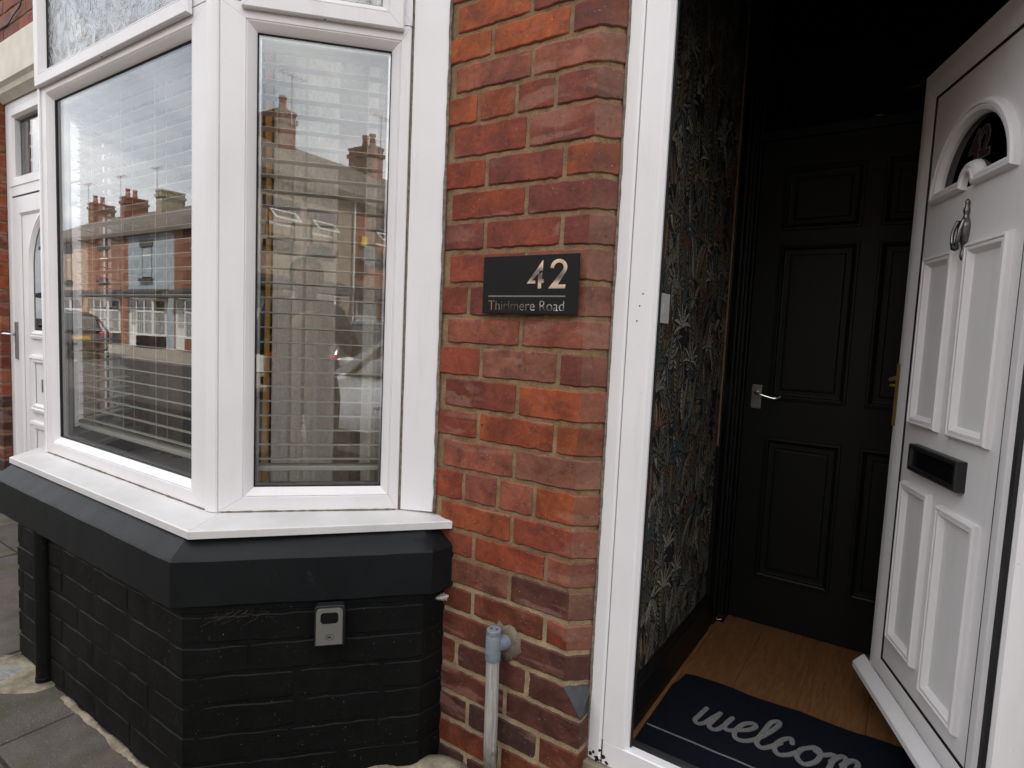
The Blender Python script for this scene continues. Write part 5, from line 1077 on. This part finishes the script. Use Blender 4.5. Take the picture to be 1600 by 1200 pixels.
fillet([(-2.36, -0.572), (-1.60, -0.572), (-1.25, -0.22)], 0.013, 'cement_fillet'); fillet([(-1.25, -0.22), (-1.09, -0.045), (-0.96, -0.012)], 0.030, 'cement_fillet'); fillet([(-0.90, -0.006), (-0.64, -0.006)], 0.018, 'cement_fillet')

# feather
fe = MB(); c0 = Vector((-1.118, -0.028, 0.482)); ax = Vector((0.040, 0.012, 0.016)); upv = Vector((-0.006, -0.004, 0.02))
for i in range(22):
    t = i / 21; p = c0 + ax * (t - 0.5) ; ln_ = 0.016 * math.sin(math.pi * (0.12 + 0.84 * t)) * random.uniform(.7, 1.15)
    for s in (-1, 1):
        q = p + (upv.normalized() * s + ax.normalized() * 0.8).normalized() * ln_ + Vector((0, -0.003 * random.random(), 0)); fe.tube([p, q], [0.0005, 0.0002], 4)
fe.tube([c0 - ax * 0.7, c0 + ax * 0.5], 0.0007, 5)
tag(fe.build('feather', 'feather_white'), 'small white feather caught in the corner of ledge and brick pier', 'feather')
# cobweb under the ledge
cw = MB(); rg = random.Random(3)
for i in range(24):
    u = rg.uniform(-0.02, 0.13); a = Vector(KS.p(u - 0.24, 0.505, 0.01 + rg.random() * 0.03)); b = Vector(KS.p(u - 0.27 + rg.uniform(-.05, .06), 0.505 - rg.uniform(.01, .045), 0.004 + rg.random() * 0.012)); mid = (a + b) / 2 + Vector((rg.uniform(-.006, .006), rg.uniform(-.006, .006), -0.006))
    cw.tube([a, mid, b], 0.00025, 3)
o = cw.build('cobweb', 'web'); tag(o, 'dusty cobweb hanging under the black ledge near the bay corner', 'cobweb')
# switch in the hall
sw_ = thing('light_switch', 'white light switch on dark leaf wallpaper just inside the door', 'switch', (HX, 0.24, 1.33))
MB().box(HX + 0.003, HX + 0.011, 0.222, 0.306, 1.333, 1.416).build('plate', 'white_plastic', sw_, bevel=0.0015)
m = MB(); m.add([(HX + 0.011, 0.258, 1.36), (HX + 0.011, 0.270, 1.36), (HX + 0.011, 0.270, 1.39), (HX + 0.011, 0.258, 1.39), (HX + 0.017, 0.258, 1.36), (HX + 0.017, 0.270, 1.36), (HX + 0.0115, 0.270, 1.39), (HX + 0.0115, 0.258, 1.39)], [(0, 3, 2, 1), (4, 5, 6, 7), (0, 1, 5, 4), (1, 2, 6, 5), (2, 3, 7, 6), (3, 0, 4, 7)]); m.build('rocker', 'white_plastic', sw_)
# door mat
mt = thing('door_mat', 'navy door mat with pale script reading welcome on the oak hall floor', 'mat', (-0.19, 0.40, FZ))
G = Plane((0, 0), (1, 0), (0, -1))
class Flat:
    def poly(s, mb, pts, w0, w1, mi=0):
        n = len(pts); mb.add([(x, y, w0) for x, y in pts] + [(x, y, w1) for x, y in pts], [tuple(range(n)), tuple(range(2 * n - 1, n - 1, -1))] + [(i, (i + 1) % n, n + (i + 1) % n, n + i) for i in range(n)], mi)
FLT = Flat()
back = [(-0.562, 0.560), (-0.556, 0.618), (-0.525, 0.628)] + [(-0.50 + 0.05 * i, 0.630 + 0.005 * math.sin(i * 1.3) - 0.002 * (i % 2)) for i in range(15)]
mp = [(-0.566, 0.150), (0.215, 0.150), (0.215, 0.63)] + back[::-1] + [(-0.574, 0.52), (-0.570, 0.40)]
m = MB(); FLT.poly(m, mp, FZ + 0.0005, FZ + 0.0085); m.build('pile', 'mat_pile', mt, bevel=0.003)
ST = [[(-.44, .463), (-.448, .414), (-.453, .383), (-.441, .370), (-.426, .384), (-.411, .429), (-.398, .463)], [(-.398, .463), (-.406, .415), (-.411, .383), (-.398, .370), (-.383, .382), (-.371, .42), (-.362, .462)],
      [(-.362, .462), (-.372, .416), (-.365, .394), (-.349, .399), (-.342, .407), (-.311, .431), (-.295, .462), (-.306, .473), (-.327, .452), (-.34, .406), (-.333, .373), (-.309, .373), (-.281, .405), (-.256, .46), (-.239, .513), (-.244, .531), (-.261, .51), (-.272, .444), (-.278, .391), (-.261, .373), (-.24, .396), (-.22, .429)],
      [(-.193, .449), (-.199, .469), (-.219, .447), (-.232, .402), (-.218, .374), (-.193, .39), (-.176, .416)], [(-.141, .466), (-.167, .436), (-.173, .395), (-.152, .375), (-.127, .405), (-.119, .446), (-.128, .468), (-.141, .466), (-.119, .446), (-.093, .467)],
      [(-.085, .467), (-.096, .375)], [(-.092, .431), (-.071, .473), (-.058, .462), (-.069, .375)], [(-.066, .433), (-.043, .473), (-.029, .462), (-.038, .39), (-.025, .375), (-.005, .405), (.022, .43), (.036, .462), (.026, .473), (.006, .452), (-.006, .406), (0, .376), (.024, .373), (.05, .40)]]
m = MB()
for i, s_ in enumerate(ST): stroke(m, FLT, smooth_line(s_, 4), 0.0140, FZ + 0.006, FZ + 0.0098 + 0.0004 * i)
m.build('script', 'mat_letter', mt)
m = MB(); stroke(m, FLT, [(-0.562 + 0.05 * i, 0.276 + random.uniform(-.0012, .0012)) for i in range(16)], 0.006, FZ + 0.006, FZ + 0.0092); m.build('stripe', 'mat_letter', mt)
# blinds
def blind(pl, u0, u1, label, nc, tl):
    t = thing('venetian_blind', label, 'blind', pl.p((u0 + u1) / 2, 0.75, -0.11), 'blinds in the bay')
    m = MB(); z = 0.862; sl = None; lev = []
    pts = [(-0.0175, -0.0006), (-0.009, 0.0008), (0.0, 0.0013), (0.009, 0.0008), (0.0175, -0.0006), (0.0175, -0.0026), (0.0, -0.0008), (-0.0175, -0.0026)]
    def mk(z, tilt):
        c, s = math.cos(tilt), math.sin(tilt); m = MB(); n = 8
        m.add([pl.p(u, z + h * c + w * s, -0.108 + w * c - h * s) for u in (u0, u1) for w, h in pts], [(i, (i + 1) % n, n + (i + 1) % n, n + i) for i in range(n)] + [tuple(range(n)), tuple(range(2 * n - 1, n - 1, -1))]); return m
    base = mk(0.0, math.radians(tl)).build('slat', 'slat', t, smooth=True); n = 0; off = base.location.copy()
    while z < 2.12:
        o = base if n == 0 else base.copy()
        if n: COL.objects.link(o); o.parent = t
        o.location = off + Vector((0, 0, z)); z += 0.0455; n += 1
    m = MB(); pl.box(m, u0, u1, 0.826, 0.842, -0.133, -0.083); m.build('bottom_rail', 'slat', t, bevel=0.003)
    m = MB(); pl.box(m, u0, u1, 2.10, 2.15, -0.135, -0.08); m.build('head_rail', 'slat', t)
    for k in range(nc):
        u = u0 + (u1 - u0) * ((k + 0.5) / nc if nc > 2 else (0.16, 0.84)[k]) 
        for w in (-0.1265, -0.0895): m = MB(); m.tube([pl.p(u, 0.83, w), pl.p(u, 2.12, w)], 0.0008, 5); m.build('ladder_cord', 'cord', t)
blind(FR, 0.08, 1.06, 'cream slatted venetian blind behind the wide front pane of the bay', 4, 9); blind(SPL, 0.075, 0.46, 'cream slatted venetian blind behind the narrow angled pane', 2, 4.5); blind(SPR, 0.06, 0.45, 'cream slatted venetian blind in the far angled side of the bay', 2, 4.5)
# curtains
def curtain(x0, x1, y, label, mats, edge, folds, bands):
    t = thing('curtain', label, 'curtain', ((x0 + x1) / 2, y, 0.1), 'curtains in the front room'); N = folds * 10
    xs_ = [x0 + (x1 - x0) * i / N for i in range(N + 1)]
    def yy(x):
        d = 0.022 * math.sin((x - x0) * 2 * math.pi * folds / (x1 - x0)) + 0.01 * math.sin(x * 61)
        for q in bands: d += 0.075 * math.exp(-((x - q) / 0.011) ** 2)
        return y + d
    p = [(x, yy(x)) for x in xs_]; m = MB(); n = len(p)
    for j, (za, zb) in enumerate([(0.602, 2.58)]):
        for i in range(n - 1):
            (xa, ya), (xb, yb) = p[i], p[i + 1]; mid = (xa + xb) / 2
            mi = 1 if len(mats) > 1 and (-1.82 < mid < -1.69 or mid > -1.60) else 0
            m.add([(xa, ya, za), (xb, yb, za), (xb, yb, zb), (xa, ya, zb), (xa, ya + 0.006, za), (xb, yb + 0.006, za), (xb, yb + 0.006, zb), (xa, ya + 0.006, zb)], [(0, 1, 2, 3), (7, 6, 5, 4)], mi)
    m.build('cloth', mats, t, smooth='all')
    if edge:
        m = MB(); zz_ = [0.602 + 1.978 * i / 20 for i in range(21)]; v = []
        for z in zz_: a = x0 - 0.022 - 0.010 * math.sin(z * 3.1); v += [(a, y - 0.03, z), (x0 + 0.01, y - 0.028, z), (x0 + 0.01, y - 0.022, z), (a, y - 0.024, z)]
        m.add(v, [(j * 4 + i, j * 4 + (i + 1) % 4, (j + 1) * 4 + (i + 1) % 4, (j + 1) * 4 + i) for j in range(20) for i in range(4)]); m.build('lining_edge', edge, t, smooth='all')
curtain(-2.205, -1.26, 0.13, 'pale beige curtain with mustard lining edge gathered behind the angled pane', ['curtain_cloth', 'drape_cloth'], 'mustard_cloth', 9, (-2.11, -2.013, -1.82, -1.69, -1.60))
curtain(-3.38, -2.95, 0.13, 'brown curtain gathered at the far side of the bay', ['brown_cloth'], None, 4, ())
